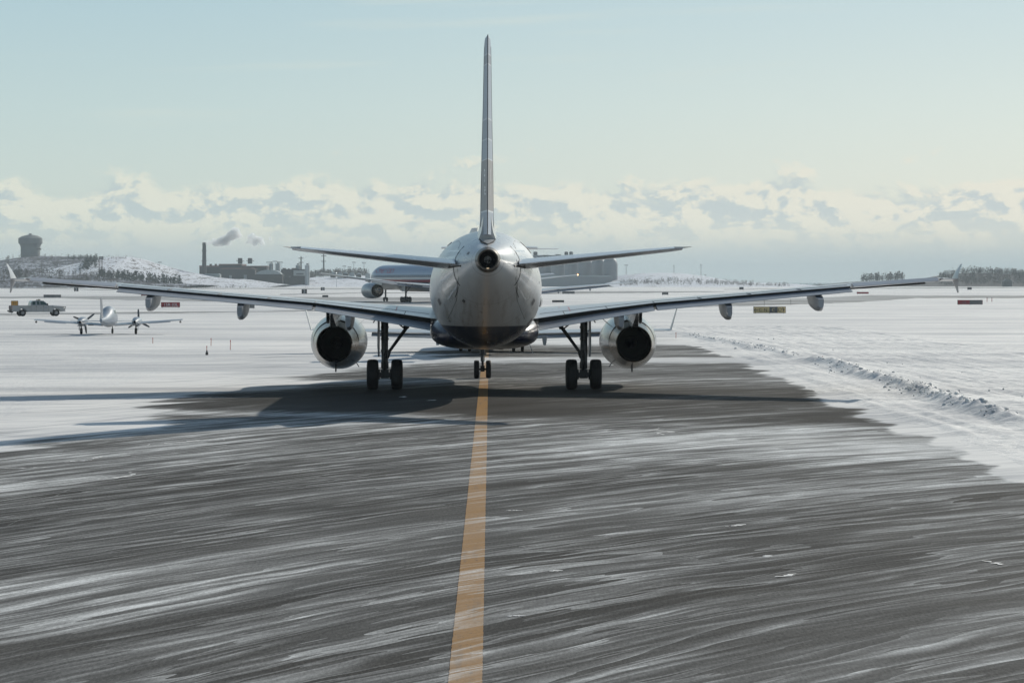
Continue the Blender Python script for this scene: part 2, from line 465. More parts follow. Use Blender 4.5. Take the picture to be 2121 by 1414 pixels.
# the ground: one sheet to the horizon
ys = np.concatenate([np.linspace(-300, 10, 12), np.geomspace(12, 9900, 150)])
tag(grid_mesh('ground', np.linspace(-1, 1, 61), ys, lambda X, Y: np.zeros_like(X)-0.004, SNOW,
    xoff=lambda X, Y: X*(140+np.abs(Y)*0.42)), kind='structure')
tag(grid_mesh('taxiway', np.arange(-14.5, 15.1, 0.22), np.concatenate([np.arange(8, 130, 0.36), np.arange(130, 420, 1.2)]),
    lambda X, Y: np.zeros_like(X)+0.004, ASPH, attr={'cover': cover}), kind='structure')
tag(grid_mesh('taxiway_line', np.array([-0.185, -0.09, 0.0, 0.09, 0.165]), np.arange(8, 260, 0.1),
    lambda X, Y: np.zeros_like(X)+0.009, YEL,
    xoff=lambda X, Y: X+np.where(np.abs(X) > .15, (fbm(Y*9, X*3, 91, 2)-0.37)*0.022, 0),
    attr={'cover': lambda X, Y: np.clip(cover(X, Y)-0.06, 0, 1)}), kind='structure')

# right-hand verge: ploughed, rutted snow with the windrow thrown up by the plough
def verge_z(X, Y):
    e = edge_r(Y) + (fbm(X*0+Y*0.35, Y*0.1, 51, 4)-0.47)*1.3 + 0.15
    up = np.clip((X-e)/1.6, 0, 1); up = up*up*(3-2*up)
    ruts = (fbm(X*2.2+Y*0.02, Y*0.10, 52, 4)-0.47)*0.16
    lumps = (fbm(X*2.4, Y*2.0, 53, 4)-0.47)*0.13*np.clip(fbm(X*0.2, Y*0.08, 58, 2)*3-0.9, 0.15, 1)
    grain = (fbm(X*5.5, Y*4.0, 57, 3)-0.44)*0.05
    bx = np.interp(Y, [38, 60, 75, 100, 117, 140, 182, 260], [15.0, 15.2, 15.5, 16.2, 16.6, 16.6, 15.6, 14.6]) + (fbm(Y*0.15, Y*0+2, 54, 3)-0.47)*0.9
    hgt = np.interp(Y, [38, 66, 71, 72.5, 75, 110, 126, 131, 136, 182, 260], [0.04, 0.05, 0.07, 0.12, 0.24, 0.25, 0.22, 0.03, 0.17, 0.12, 0.03])
    rid = np.exp(-((X-bx)/0.42)**2)*hgt*(0.55+1.5*fbm(X*2.2, Y*1.8, 55, 4)-0.30)
    rid = rid + np.exp(-((X-bx-0.8)/0.9)**2)*hgt*0.30
    side = np.clip((X-bx)/1.2, 0, 1)*0.07
    drift = (fbm(X*0.12, Y*0.05, 56, 4)-0.4)*0.22*np.clip((X-e)/4, 0, 1)
    z = up*(0.05+ruts+lumps+side+drift*0.5)+rid+up*grain
    edge = np.clip((33.5-X)/3, 0, 1)*np.clip((Y-36)/3, 0, 1)*np.clip((245-Y)/25, 0, 1)
    return -0.02 + np.maximum(z, 0)*edge + 0.02*edge*up
tag(grid_mesh('snow_verge', np.arange(10.0, 34, 0.13), np.concatenate([np.arange(34, 110, 0.17), np.arange(110, 250, 0.45)]), verge_z, SNOW), kind='structure')
# left verge, gently drifted
def vergel_z(X, Y):
    z = (fbm(X*0.5, Y*0.25, 61, 4)-0.50)*0.20 + (fbm(X*1.6, Y*1.2, 62, 3)-0.47)*0.05
    z = z + np.exp(-((Y-(168+X*0.15))/2.0)**2)*0.16*fbm(X*0.6, Y*0.3, 63, 3) + np.exp(-((Y-(128-X*0.2))/2.5)**2)*0.12*fbm(X*0.5, Y*0.3, 64, 3)
    edge = np.clip((-15-X)/6, 0, 1)*np.clip((X+66)/5, 0, 1)*np.clip((Y-60)/8, 0, 1)*np.clip((188-Y)/10, 0, 1)
    return -0.035 + np.maximum(z, 0)*edge + 0.040*edge
tag(grid_mesh('snow_drifts', np.arange(-66, -13, 0.35), np.arange(58, 190, 0.5), vergel_z, SNOW), kind='structure')

# clods of snow along the windrow
mb = MB()
def clod(mb, c, r):
    bm = bmesh.new(); bmesh.ops.create_icosphere(bm, subdivisions=1, radius=r)
    o = random.random()*9
    for vtx in bm.verts:
        k = 0.75+0.5*random.random(); vtx.co = Vector((vtx.co.x*k*1.1, vtx.co.y*k, vtx.co.z*k*0.75))
    mb.add([v.co+Vector(c) for v in bm.verts], [[v.index for v in f.verts] for f in bm.faces]); bm.free()
for i in range(400):
    Y = random.choice([random.uniform(74, 125), random.uniform(74, 100), random.uniform(134, 190)])
    bx = float(np.interp(Y, [38, 60, 75, 100, 117, 140, 182, 260], [15.0, 15.2, 15.5, 16.2, 16.6, 16.6, 15.6, 14.6]))
    X = bx + random.gauss(0.05, 0.38) if random.random() < 0.95 else bx + random.uniform(0.5, 4.5)
    z = float(verge_z(np.array([X]), np.array([Y]))[0])
    clod(mb, (X, Y, z+0.02), random.choice([0.03, 0.03, 0.04, 0.05, 0.08])*random.uniform(0.7, 1.2))
tag(mb.build('snow_clods', SNOW, smooth=True, angle=60, fix=False), kind='stuff')

# crusts of snow packed in the cracks of the pavement
mb = MB()
for (x, y, L, ang) in ((1590, 1152, 0.5, 60), (1635, 1192, 0.6, 40), (1525, 1088, 0.6, 45), (1070, 1277, 0.28, 0), (1068, 1058, 0.35, 0),
                       (1370, 893, 4.2, 100), (2040, 1165, 0.8, 115), (60, 970, 1.3, 10), (175, 955, 1.1, 35), (215, 948, 1.0, 60),
                       (265, 985, 3.0, 62), (372, 915, 3.4, 62), (840, 822, 1.1, 80), (893, 829, 0.9, 60), (1155, 1183, 0.25, 20)):
    c = gp(x, y); a = R(ang); w0 = 0.030 + 0.0010*c.y
    p = Vector((c.x, c.y, 0.012)); pts = []
    n = 16; hd = a
    p = p - Vector((math.cos(a), math.sin(a), 0))*L/2
    for k in range(n+1):
        pts.append(p.copy()); hd = a + random.gauss(0, 0.55); p = p + Vector((math.cos(hd), math.sin(hd), 0))*L/n
    L_, R_ = [], []
    for k in range(n+1):
        wd = w0*random.uniform(0.15, 1.5)*math.sin(math.pi*(k+0.5)/(n+1))
        nrm = Vector((-math.sin(a), math.cos(a), 0))
        L_.append(pts[k]+nrm*wd); R_.append(pts[k]-nrm*wd)
    mb.add(L_+R_, [(k, k+1, n+2+k, n+1+k) for k in range(n)])
tag(mb.build('packed_snow_in_cracks', SNOW, fix=False), kind='stuff')

# ---- distant runway, service roads and strips of bare ground: thin sheets on the snow
def m_far(name, c1, c2):
    m = bpy.data.materials.new(name); m.use_nodes = True
    T = NT(m.node_tree); p = m.node_tree.nodes['Principled BSDF']
    pos = T.new('ShaderNodeNewGeometry').outputs['Position']; x, y, z = T.sep(pos)[0:3]
    n = T.noise(T.comb(T.math('MULTIPLY', x, 0.02), T.math('MULTIPLY', y, 0.10)), 1.0, 6, 0.7, 0.5)
    g = T.noise(pos, 0.8, 4, 0.6)
    c = T.mix(T.lin(g, 0.3, 0.7), c1, c2)
    c = T.mix(T.smooth(n, 0.40, 0.66, 0.05, 0.85), c, (0.72, 0.74, 0.76))
    T.l.new(c, p.inputs['Base Color']); p.inputs['Roughness'].default_value = 0.8; p.inputs['Specular IOR Level'].default_value = 0.2
    return m
FARP = m_far('old_runway_asphalt', (0.13, 0.125, 0.11), (0.19, 0.18, 0.16))
FARD = m_far('bare_dark_strip', (0.10, 0.095, 0.09), (0.16, 0.15, 0.13))
def strip(name, far_edge, near_edge, m, z=0.03):
    """far_edge / near_edge: photo points along each edge, laid on the ground plane"""
    xs_ = np.linspace(min(p[0] for p in far_edge), max(p[0] for p in far_edge), 90)
    mb = MB(); A = []; B = []
    for k, x in enumerate(xs_):
        yf = np.interp(x, [p[0] for p in far_edge], [p[1] for p in far_edge]) + float(fbm(x*0.04, 3.0, 71, 3)-0.45)*0.9
        yn = np.interp(x, [p[0] for p in near_edge], [p[1] for p in near_edge]) + float(fbm(x*0.05, 8.0, 72, 3)-0.45)*1.6
        yn = max(yn, yf+0.3)
        A.append(gp(x, yf, z)); B.append(gp(x, yn, z))
    n = len(A); mb.add(A+B, [(k, k+1, n+k+1, n+k) for k in range(n-1)])
    return tag(mb.build(name, m, smooth=False, fix=False), kind='structure')
strip('runway', [(-200, 615.5), (120, 613.5), (300, 613.5), (900, 616)], [(-200, 619), (120, 617.5), (260, 621), (600, 626), (900, 632)], FARP)
strip('service_road', [(-200, 650), (200, 647.5), (620, 643), (1000, 640)], [(-200, 654), (200, 650), (620, 645), (1000, 641.5)], FARP, 0.035)
strip('runway', [(1100, 602.5), (1200, 603), (1500, 603.5)], [(1100, 609), (1200, 608), (1500, 604.5)], FARD)
strip('taxiway', [(1380, 634), (1560, 622.5), (1800, 611.5), (1900, 612), (2300, 612.5)], [(1380, 637), (1560, 633), (1780, 625.5), (1900, 617), (2300, 617)], FARP, 0.03)
strip('service_road', [(1500, 599), (1700, 597), (2300, 593.5)], [(1500, 600.3), (1700, 598.6), (2300, 595.2)], FARD, 0.045)
strip('service_road', [(300, 596), (640, 597), (900, 597.5)], [(300, 597.5), (640, 599), (900, 599.5)], FARD, 0.05)
strip('service_road', [(-200, 596), (60, 596.5), (240, 600)], [(-200, 596.9), (60, 597.6), (240, 601.5)], FARD, 0.05)
strip('service_road', [(580, 609), (760, 606), (900, 606.5)], [(580, 611), (760, 607.4), (900, 607.6)], FARD, 0.04)

# sea beyond the airfield
WAT = mat('sea_water', (0.10, 0.16, 0.19), 0.25, var=0.05, vscale=0.02)
mb = MB(); mb.add([(-1250, 2950, 0.35), (1250, 2950, 0.35), (4300, 9880, 0.35), (-4300, 9880, 0.35)], [(0, 1, 2, 3)])
tag(mb.build('sea', WAT, smooth=False), kind='structure')

# ---- hills
def m_hill(name, thr, snow=(0.74, 0.76, 0.80), brush=(0.095, 0.085, 0.085), sc_=0.055):
    m = bpy.data.materials.new(name); m.use_nodes = True
    T = NT(m.node_tree); p = m.node_tree.nodes['Principled BSDF']
    pos = T.new('ShaderNodeNewGeometry').outputs['Position']; x, y, z = T.sep(pos)[0:3]
    a = T.noise(T.comb(x, T.math('MULTIPLY', y, 0.5), T.math('MULTIPLY', z, 1.6)), sc_, 8, 0.72, 0.4)
    b = T.noise(T.comb(x, T.math('MULTIPLY', y, 0.4), z), 0.45, 4, 0.7)
    k = T.smooth(T.math('ADD', T.math('MULTIPLY', a, 0.5), T.math('MULTIPLY', b, 0.5)), thr, thr+0.10)
    T.l.new(T.mix(k, snow, brush), p.inputs['Base Color']); p.inputs['Roughness'].default_value = 0.9
    p.inputs['Specular IOR Level'].default_value = 0.1
    return m
H_BRUSH = m_hill('brushy_snow_slope', 0.42, snow=(0.44, 0.47, 0.53), brush=(0.05, 0.047, 0.055))
H_SNOW = m_hill('snowy_grass_slope', 0.495, brush=(0.13, 0.115, 0.11), sc_=0.11)
H_DARK = m_hill('wooded_slope', 0.30, snow=(0.3, 0.31, 0.33))
H_PALE = m_hill('pale_snow_hill', 0.52, brush=(0.25, 0.24, 0.24))
HILLS = {}
def hill(name, prof, d0, d1, d2, m, seed=1, rough=1.2):
    """prof: skyline in photo pixels, ridge at distance d1, feet at d0 and d2"""
    xs_ = [(p[0]-VX)/FPX*d1+CX for p in prof]; hs = [max(0.0, CZ+(HY-p[1])/FPX*d1) for p in prof]
    X1 = np.linspace(xs_[0], xs_[-1], int(min(420, max(60, (xs_[-1]-xs_[0])/2))))
    H = np.interp(X1, xs_, hs)
    kk = max(3, len(X1)//40)|1; H = np.convolve(np.pad(H, kk//2, 'edge'), np.ones(kk)/kk, 'valid')
    YS = np.concatenate([np.linspace(d0, d1, 26), np.linspace(d1, d2, 8)[1:]])
    def zf(X, Y):
        h = np.interp(X, X1, H)
        t = np.where(Y < d1, (Y-d0)/(d1-d0), 1-(Y-d1)/(d2-d1)); t = np.clip(t, 0, 1); t = np.sin(t*math.pi/2)**1.3
        return h*t + (fbm(X*0.05, Y*0.02, seed, 4)-0.47)*rough*np.minimum(1, h/6)*t*2 + 0.0*X - 0.3*(t < 0.02)
    o = tag(grid_mesh(name, X1, YS, zf, m), kind='structure')
    return zf
zf_back = hill('hill', [(-160, 575), (-60, 552), (0, 543), (38, 536), (70, 530.5), (100, 529.5), (140, 532), (200, 535), (260, 541), (330, 556), (420, 574), (480, 585)], 2150, 2500, 2900, H_BRUSH, 3)
zf_front = hill('hill', [(70, 586), (110, 562), (150, 549), (200, 538), (235, 532.5), (272, 532), (298, 539), (330, 550), (362, 557.5), (400, 566), (450, 574), (520, 580), (600, 590)], 1900, 2120, 2400, H_SNOW, 5)
zf_low = hill('hill', [(-160, 566), (-40, 566), (60, 568), (160, 570), (240, 574), (300, 580), (360, 586), (420, 590)], 1700, 1850, 2050, H_BRUSH, 8)
zf_mid = hill('hill', [(620, 590), (650, 573), (720, 572), (740, 571), (790, 571), (880, 574), (960, 580)], 2100, 2350, 2700, H_PALE, 11)
zf_r1 = hill('hill', [(1240, 585), (1290, 569), (1330, 564.5), (1372, 563.5), (1410, 567), (1450, 572), (1480, 578), (1530, 584), (1640, 588)], 2050, 2350, 2700, H_PALE, 13)
zf_r2 = hill('hill', [(1730, 590), (1790, 583), (1850, 581), (1950, 574), (1985, 566), (2040, 565), (2085, 568), (2121, 574), (2200, 582), (2300, 588)], 2200, 2450, 2800, H_DARK, 17)

# ---- far vegetation
BARK = mat('bare_winter_twigs', (0.10, 0.085, 0.075), 0.9, var=0.25, vscale=0.3)
CONI = mat('dark_conifer_needles', (0.035, 0.045, 0.04), 0.9, var=0.3, vscale=0.3)
def one_tree(mb, c, h, kind):
    x, y, z = c
    if kind == 'bare':
        mb.tube((x, y, z-0.5), (x, y, z+h*0.55), 0.035*h*0.5, 0.01*h, n=3, caps=False)
        cr = h*random.uniform(0.32, 0.45)
        for k in range(26):
            a = random.uniform(0, 6.28); rr = cr*random.random()**0.6; t = random.uniform(0.22, 1.0)
            rr *= math.sin(min(1, (t-0.1)*1.15)*math.pi)**0.5 if t < 0.95 else 0.25
            p = Vector((x+math.cos(a)*rr, y+math.sin(a)*rr, z+h*t)); s = h*random.uniform(0.05, 0.12)
            q = [Vector((random.gauss(0, 1), random.gauss(0, 1), random.gauss(0, 1.2)))*s*0.7 for _ in range(3)]
            mb.add([p+v for v in q], [(0, 1, 2)])
    else:
        mb.tube((x, y, z-0.4), (x, y, z+h*0.3), 0.05*h, 0.03*h, n=3, caps=False)
        for k in range(30):
            t = random.random()**0.8; a = random.uniform(0, 6.28); rr = h*0.26*(1-t)*random.uniform(0.5, 1.15)+0.03*h
            p = Vector((x+math.cos(a)*rr*0.6, y+math.sin(a)*rr*0.6, z+h*(0.08+0.9*t))); s = h*0.11*(1.25-t*0.7)
            q = [Vector((random.gauss(0, 1), random.gauss(0, 1), random.gauss(0, 0.7)))*s for _ in range(3)]
            mb.add([p+v for v in q], [(0, 1, 2)])
def wood(name, pts, kind, m, hr):
    mb = MB()
    for c in pts: one_tree(mb, c, random.uniform(*hr), kind)
    return tag(mb.build(name, m, smooth=False, fix=False), kind='stuff')
def on(zf, x, y): return float(zf(np.array([x]), np.array([y]))[0])
def scatter(n, x0, x1, d0, d1, zf=None):
    out = []
    for _ in range(n):
        d = random.uniform(d0, d1); xp = random.uniform(x0, x1)
        X = CX+(xp-VX)/FPX*d; out.append((X, d, on(zf, X, d) if zf else 0.0))
    return out
wood('brushwood', scatter(420, -40, 330, 2180, 2480, zf_back), 'bare', BARK, (1.5, 4))
wood('conifer_belt', scatter(60, 140, 205, 2400, 2470, zf_back), 'conifer', CONI, (2.5, 5))
wood('brushwood', scatter(90, 215, 360, 2040, 2120, zf_front), 'bare', BARK, (0.8, 2.0))
wood('conifer_belt', scatter(26, 160, 202, 1990, 2030, zf_front)+scatter(26, 176, 202, 2040, 2070, zf_front), 'conifer', CONI, (4, 7))
wood('brushwood', scatter(300, -20, 240, 1720, 1850, zf_low), 'bare', BARK, (2, 5.5))
wood('conifer_belt', scatter(95, 200, 300, 1800, 1860, zf_low)+scatter(60, 305, 375, 1800, 1850, zf_low)+scatter(10, 30, 45, 1800, 1840, zf_low), 'conifer', CONI, (3, 7.5))
wood('scrub_line', scatter(170, -30, 520, 1630, 1690), 'bare', BARK, (0.8, 2.6))
wood('tree_line', scatter(260, 640, 760, 2300, 2420, zf_mid)+scatter(120, 380, 416, 2300, 2400), 'bare', BARK, (4, 7.5))
wood('tree_line', scatter(330, 1280, 1560, 2080, 2150, zf_r1)+scatter(60, 1560, 1640, 2080, 2150), 'bare', BARK, (1.5, 4.0))
wood('tree_line', scatter(110, 1785, 1870, 2400, 2470, zf_r2), 'bare', BARK, (4.5, 8.5))
wood('tree_line', scatter(700, 1945, 2150, 2230, 2470, zf_r2), 'bare', BARK, (3, 6.5))
wood('tree_line', scatter(160, 1500, 1800, 2300, 2400), 'bare', BARK, (1.2, 3.0))

# ================================================================== FAR BUILDINGS
BRICK = mat('dark_plant_cladding', (0.035, 0.031, 0.036), 0.8, var=0.2, vscale=0.15)
RUST = mat('rust_red_fascia', (0.15, 0.08, 0.07), 0.8, var=0.2, vscale=0.2)
CONC = mat('weathered_concrete', (0.30, 0.31, 0.31), 0.85, var=0.15, vscale=0.2)
PALE = mat('pale_panel_wall', (0.38, 0.40, 0.40), 0.7, var=0.1, vscale=0.3)
ROOFG = mat('grey_metal_roof', (0.30, 0.34, 0.35), 0.5, var=0.15, vscale=0.3)
STEEL = mat('galvanised_steel', (0.30, 0.31, 0.32), 0.5, metal=0.4, var=0.15, vscale=0.5)
DARKS = mat('dark_steel', (0.06, 0.062, 0.066), 0.5, metal=0.3, var=0.2, vscale=1.0)
GLASSD = mat('dark_window_glass', (0.03, 0.035, 0.04), 0.15, var=0.1)
def pbox(mb, x0, x1, y0, y1, d, depth):
    """box from photo rectangle at distance d (front face), depth in metres; y1 is the lower edge (None = ground)"""
    a = px(x0, y0, d); b = px(x1, y1 if y1 else HY, d); zb = b.z if y1 else 0.0
    zb = max(zb, 0.0)
    mb.box(((a.x+b.x)/2, d+depth/2, (a.z+zb)/2), (b.x-a.x, depth, a.z-zb))
D = 2150.0
def P(x, y): return px(x, y, D)
# water tower
t0 = px(63, 545, 2460); t0.z = 0
wt = empty('water_tower', t0, label='bulky grey water tower with a domed cap on the far hilltop', cat='water tower')
k = 2460/FPX; zz = lambda y: CZ+(HY-y)*k
mb = MB(); mb.lathe([(12, 20*k), (zz(512), 20*k)], (0, 0, 0), 'z', 40); mb.build('shaft', mat('dull_tower_concrete', (0.17, 0.18, 0.18), 0.85, var=0.12, vscale=0.15), wt)
mb = MB(); mb.lathe([(zz(512)-0.01, 20*k), (zz(507), 21.5*k), (zz(503.5), 24.7*k), (zz(493.5), 24.7*k), (zz(489), 17*k), (zz(486.5), 6*k), (zz(486), 0.2)], (0, 0, 0), 'z', 40)
tk = mb.build('tank', MATS['dull_tower_concrete'], wt)
mb = MB(); mb.box((0, 0, zz(485)), (6*k, 6*k, 2.6*k)); mb.build('roof_hatch', STEEL, tk)
mb = MB(); mb.box((22.5*k, -6, zz(516)), (4*k, 2, 3.4*k)); mb.box((19*k, -6, zz(516)), (6*k, 0.6, 0.6)); mb.build('antenna_box', DARKS, wt)
# smokestack
st_ = empty('smokestack', (P(423, 0).x, D, 0), label='tall dark smokestack with smoke drifting from its top', cat='smokestack')
k = D/FPX; zz = lambda y: CZ+(HY-y)*k
mb = MB(); prof = [(0, 5.2*k)]
for i in range(16):
    z = zz(575-(575-505)*i/15); prof.append((z, (4.6-0.9*i/15+(0.25 if i % 3 == 0 else 0))*k))
prof += [(zz(503), 3.6*k), (zz(503), 2.4*k), (zz(508), 2.2*k)]
mb.lathe(prof, (0, 0, 0), 'z', 24); mb.build('shaft', BRICK, st_)
for y in (541, 520):
    mb = MB(); mb.lathe([(zz(y), 3.5*k), (zz(y), 6*k), (zz(y)+0.5, 6*k), (zz(y)+0.5, 3.5*k)], (0, 0, 0), 'z', 20); mb.build('platform', DARKS, st_)
mb = MB(); mb.lathe([(zz(504), 3.9*k), (zz(502.2), 3.9*k), (zz(502.2), 2.6*k)], (0, 0, 0), 'z', 24); mb.build('rim', DARKS, st_)
# power house
pb = empty('power_station', (P(480, 0).x, D+20, 0), label='long dark boiler house behind the smokestack with two stub towers on its roof', cat='power station')
def part(name, fn, m, par, smooth=False):
    mb = MB(); mb.xf = Matrix.Translation(-par.location); fn(mb); return mb.build(name, m, par, smooth=smooth)
def f(mb):
    pbox(mb, 413, 453, 552.5, None, D+20, 40); pbox(mb, 453, 500, 549, None, D+18, 44); pbox(mb, 500, 552, 553, None, D+20, 40)
hall = part('wall', f, BRICK, pb)
part('fascia', lambda mb: (pbox(mb, 412.6, 452.9, 550, 552.45, D+19.6, 41), pbox(mb, 452.9, 500.1, 546.5, 548.95, D+17.6, 45), pbox(mb, 500.2, 552.5, 550.5, 552.95, D+19.6, 41)), RUST, pb)
for x in (497, 517.5):
    tw = part('roof_tower', lambda mb: (pbox(mb, x-4.3, x+4.3, 534.5, 546, D+25, 4), ), BRICK, pb)
    mb = MB(); mb.xf = Matrix.Translation(-pb.location); pbox(mb, x-8, x+8, 540, 541, D+24.6, 5); mb.build('gantry', DARKS, tw, smooth=False)
part('roof_vent', lambda mb: pbox(mb, 434, 438, 546.5, 550, D+24, 5), BRICK, pb)
part('roof_vent', lambda mb: pbox(mb, 444.5, 448.5, 546.5, 550, D+24, 5), BRICK, pb)
for i in range(5):
    part('window', lambda mb: pbox(mb, 424+i*26, 432+i*26, 556, 559, D+17.4, 0.5), GLASSD, pb)
# annex in front
pa = empty('boiler_annex', (P(490, 0).x, D, 0), label='low dark annex standing in front of the boiler house', cat='building')
part('wall', lambda mb: pbox(mb, 455, 528, 557.5, None, D, 15), BRICK, pa)
part('roof', lambda mb: mb.prism([P(453, 557.4), P(530, 557.4), P(520, 554.5), P(462, 554.5)], (0, 16, 0)), RUST, pa)
part('door', lambda mb: pbox(mb, 475, 480, 570, None, D-0.3, 0.4), CONC, pa)
part('door', lambda mb: pbox(mb, 505, 511, 569, None, D-0.3, 0.4), CONC, pa)
for (x0, x1, yt, lab) in ((422, 455, 567, 'pale flat shed at the foot of the smokestack'), (382, 417, 568, 'grey sloped shed on the snowy bank left of the smokestack')):
    s = empty('storage_shed', (P((x0+x1)/2, 0).x, D-40, 0), label=lab, cat='shed')
    part('wall', lambda mb: pbox(mb, x0, x1, yt+2.2, None, D-40, 12), CONC, s)
    part('roof', lambda mb: mb.prism([px(x0-.6, yt+2.1, D-40.5), px(x1+.6, yt+2.1, D-40.5), px(x1-3, yt-.3, D-40.5), px(x0+3, yt-.3, D-40.5)], (0, 13, 0)), ROOFG, s)
# vaulted hall
vh = empty('vaulted_hall', (P(555, 0).x, D-20, 0), label='low hall with a pale arched roof right of the boiler house', cat='building')
def f(mb):
    pts = []
    for i in range(17):
        t = i/16; pts.append(px(529+54*t, 568-9.5*math.sin(math.pi*t)**0.6, D-20))
    mb.prism(pts, (0, 30, 0))
part('roof', f, ROOFG, vh, True)
part('wall', lambda mb: pbox(mb, 527, 585, 568.2, None, D-19.5, 29), BRICK, vh)
part('canopy', lambda mb: pbox(mb, 520, 600, 572, 573.2, D-24, 6), DARKS, vh)
# silos
def silo(x0, x1, yt, d, lab, grp):
    k = d/FPX; r = (x1-x0)/2*k; z = CZ+(HY-yt)*k
    s = empty('silo', (px((x0+x1)/2, 0, d).x, d, 0), label=lab, cat='silo', group=grp)
    mb = MB(); mb.lathe([(0, r), (z-1.2, r), (z-1.19, r*1.04), (z-0.6, r*1.04), (z-0.59, r), (z, r*0.8), (z+0.2, 0.1)], (0, 0, 0), 'z', 24); mb.build('tank', PALE, s)
    mb = MB(); mb.tube((r*0.7, -r*0.7, z*0.2), (r*0.7, -r*0.7, z+2), 0.18, n=5); mb.box((0, 0, z+0.9), (r*0.8, r*0.8, 1.0)); mb.build('ladder', DARKS, s)
silo(557.5, 566, 545.5, D+30, 'left one of the two pale silos behind the arched hall', 'pale silos')
silo(571, 580, 545.5, D+30, 'right one of the two pale silos behind the arched hall', 'pale silos')
silo(612.5, 622, 549, D+10, 'short grey silo left of the thin dark stack', 'pale silos')
silo(631.5, 641.5, 549, D-10, 'grey silo right of the thin dark stack', 'pale silos')
# right block
rb = empty('process_building', (P(605, 0).x, D, 0), label='dark block with roof boxes and a pale window panel beside the grey silos', cat='building')
part('wall', lambda mb: (pbox(mb, 582, 636, 557.5, None, D, 25), pbox(mb, 604, 613, 555, 557.4, D+2, 8)), BRICK, rb)
part('roof_box', lambda mb: pbox(mb, 585, 592, 555, 557.4, D+2, 6), DARKS, rb)
part('roof_box', lambda mb: pbox(mb, 596, 600, 556, 557.4, D+2, 6), DARKS, rb)
part('panel', lambda mb: pbox(mb, 608, 632, 560, 571, D-0.6, 0.7), PALE, rb)
part('window', lambda mb: pbox(mb, 613, 629, 566.5, 568.5, D-0.9, 0.3), GLASSD, rb)
def mast(name, x, yt, yb, d, r, lab, cat, grp=None, head=None, m=DARKS):
    base = px(x, yb, d); base.z = max(0, base.z)
    o = empty(name, base, label=lab, cat=cat, group=grp)
    h = px(x, yt, d).z-base.z
    mb = MB(); mb.tube((0, 0, -0.5), (0, 0, h), r, r*0.6, n=8); mb.build('pole', m, o)
    if head == 'lamps':
        mb = MB(); mb.box((0, 0, h+0.1), (3.2, 0.5, 0.5)); mb.box((-1.2, -0.3, h-0.4), (0.7, 0.5, 0.6)); mb.box((1.2, -0.3, h-0.4), (0.7, 0.5, 0.6)); mb.build('lamp_head', STEEL, o, smooth=False)
    elif head == 'ring':
        for t in (0.55, 0.85):
            mb = MB(); mb.lathe([(h*t, r), (h*t, r*3), (h*t+0.5, r*3), (h*t+0.5, r)], (0, 0, 0), 'z', 10); mb.build('platform', m, o)
    elif head == 'cross':
        for t_, w_ in ((0.9, 2.2), (0.75, 1.6)): mb = MB(); mb.box((0, 0, h*t_), (w_, 0.2, 0.25)); mb.build('cross_arm', m, o, smooth=False)
    return o
mast('exhaust_stack', 623.5, 531, 560, D+15, 0.75, 'thin dark stack standing between the grey silos', 'stack', head='ring')
mast('exhaust_stack', 670.5, 525, 562, D+15, 0.75, 'slim dark stack standing alone under the near jet tailplane', 'stack', head='ring')
for i, (x, yt, lab) in enumerate(((555.3, 543, 'light mast left of both pale silos'), (570, 541, 'light mast between the two pale silos'), (582, 543, 'light mast right of both pale silos'),
                     (713, 551, 'short light mast above the tree line left of the white widebody'), (724, 553, 'lowest light mast above the far tree line'), (733, 543, 'left of the two tall light masts above the tree line'),
                     (754, 544, 'tall light mast nearest the nose of the white widebody'), (331, 543, 'lone light mast on the slope of the snowy hill'), (1297, 549, 'faint light mast beside the egg shaped tanks'),
                     (1396, 548, 'thin mast on the left of the pale low hill crest'), (1452, 546, 'tallest thin mast on the pale low hill at right'), (1461, 568, 'short mast just right of the tallest one on the low hill'))):
    mast('light_mast', x, yt, 575 if x > 1300 else 570, 2320 if x > 1200 or x > 640 else 2150, 0.32, lab, 'light mast', 'distant light masts', head='lamps' if x < 1300 else 'cross', m=STEEL)
for x, lab in ((206, 'left of the two lattice radio masts before the snowy hill'), (211, 'right of the two lattice radio masts before the snowy hill')):
    d = 1880; b = px(x, 560, d); o = empty('radio_mast', b, label=lab, cat='radio mast', group='pair of radio masts')
    h = px(x, 531, d).z-b.z; mb = MB()
    for sx, sy in ((-.5, -.5), (.5, -.5), (0, .5)): mb.tube((sx, sy, -3), (sx, sy, h), 0.09, n=4)
    for i in range(12):
        z = h*i/12; mb.tube((-.5, -.5, z), (.5, -.5, z+h/12), 0.06, n=3); mb.tube((.5, -.5, z), (0, .5, z+h/12), 0.06, n=3)
    mb.build('lattice', RUST, o, smooth=False)
    mb = MB()
    for t in (0.97, 0.9, 0.83): mb.box((0.4, 0, h*t), (1.6, 0.3, 0.6))
    mb.build('antenna', DARKS, o, smooth=False)
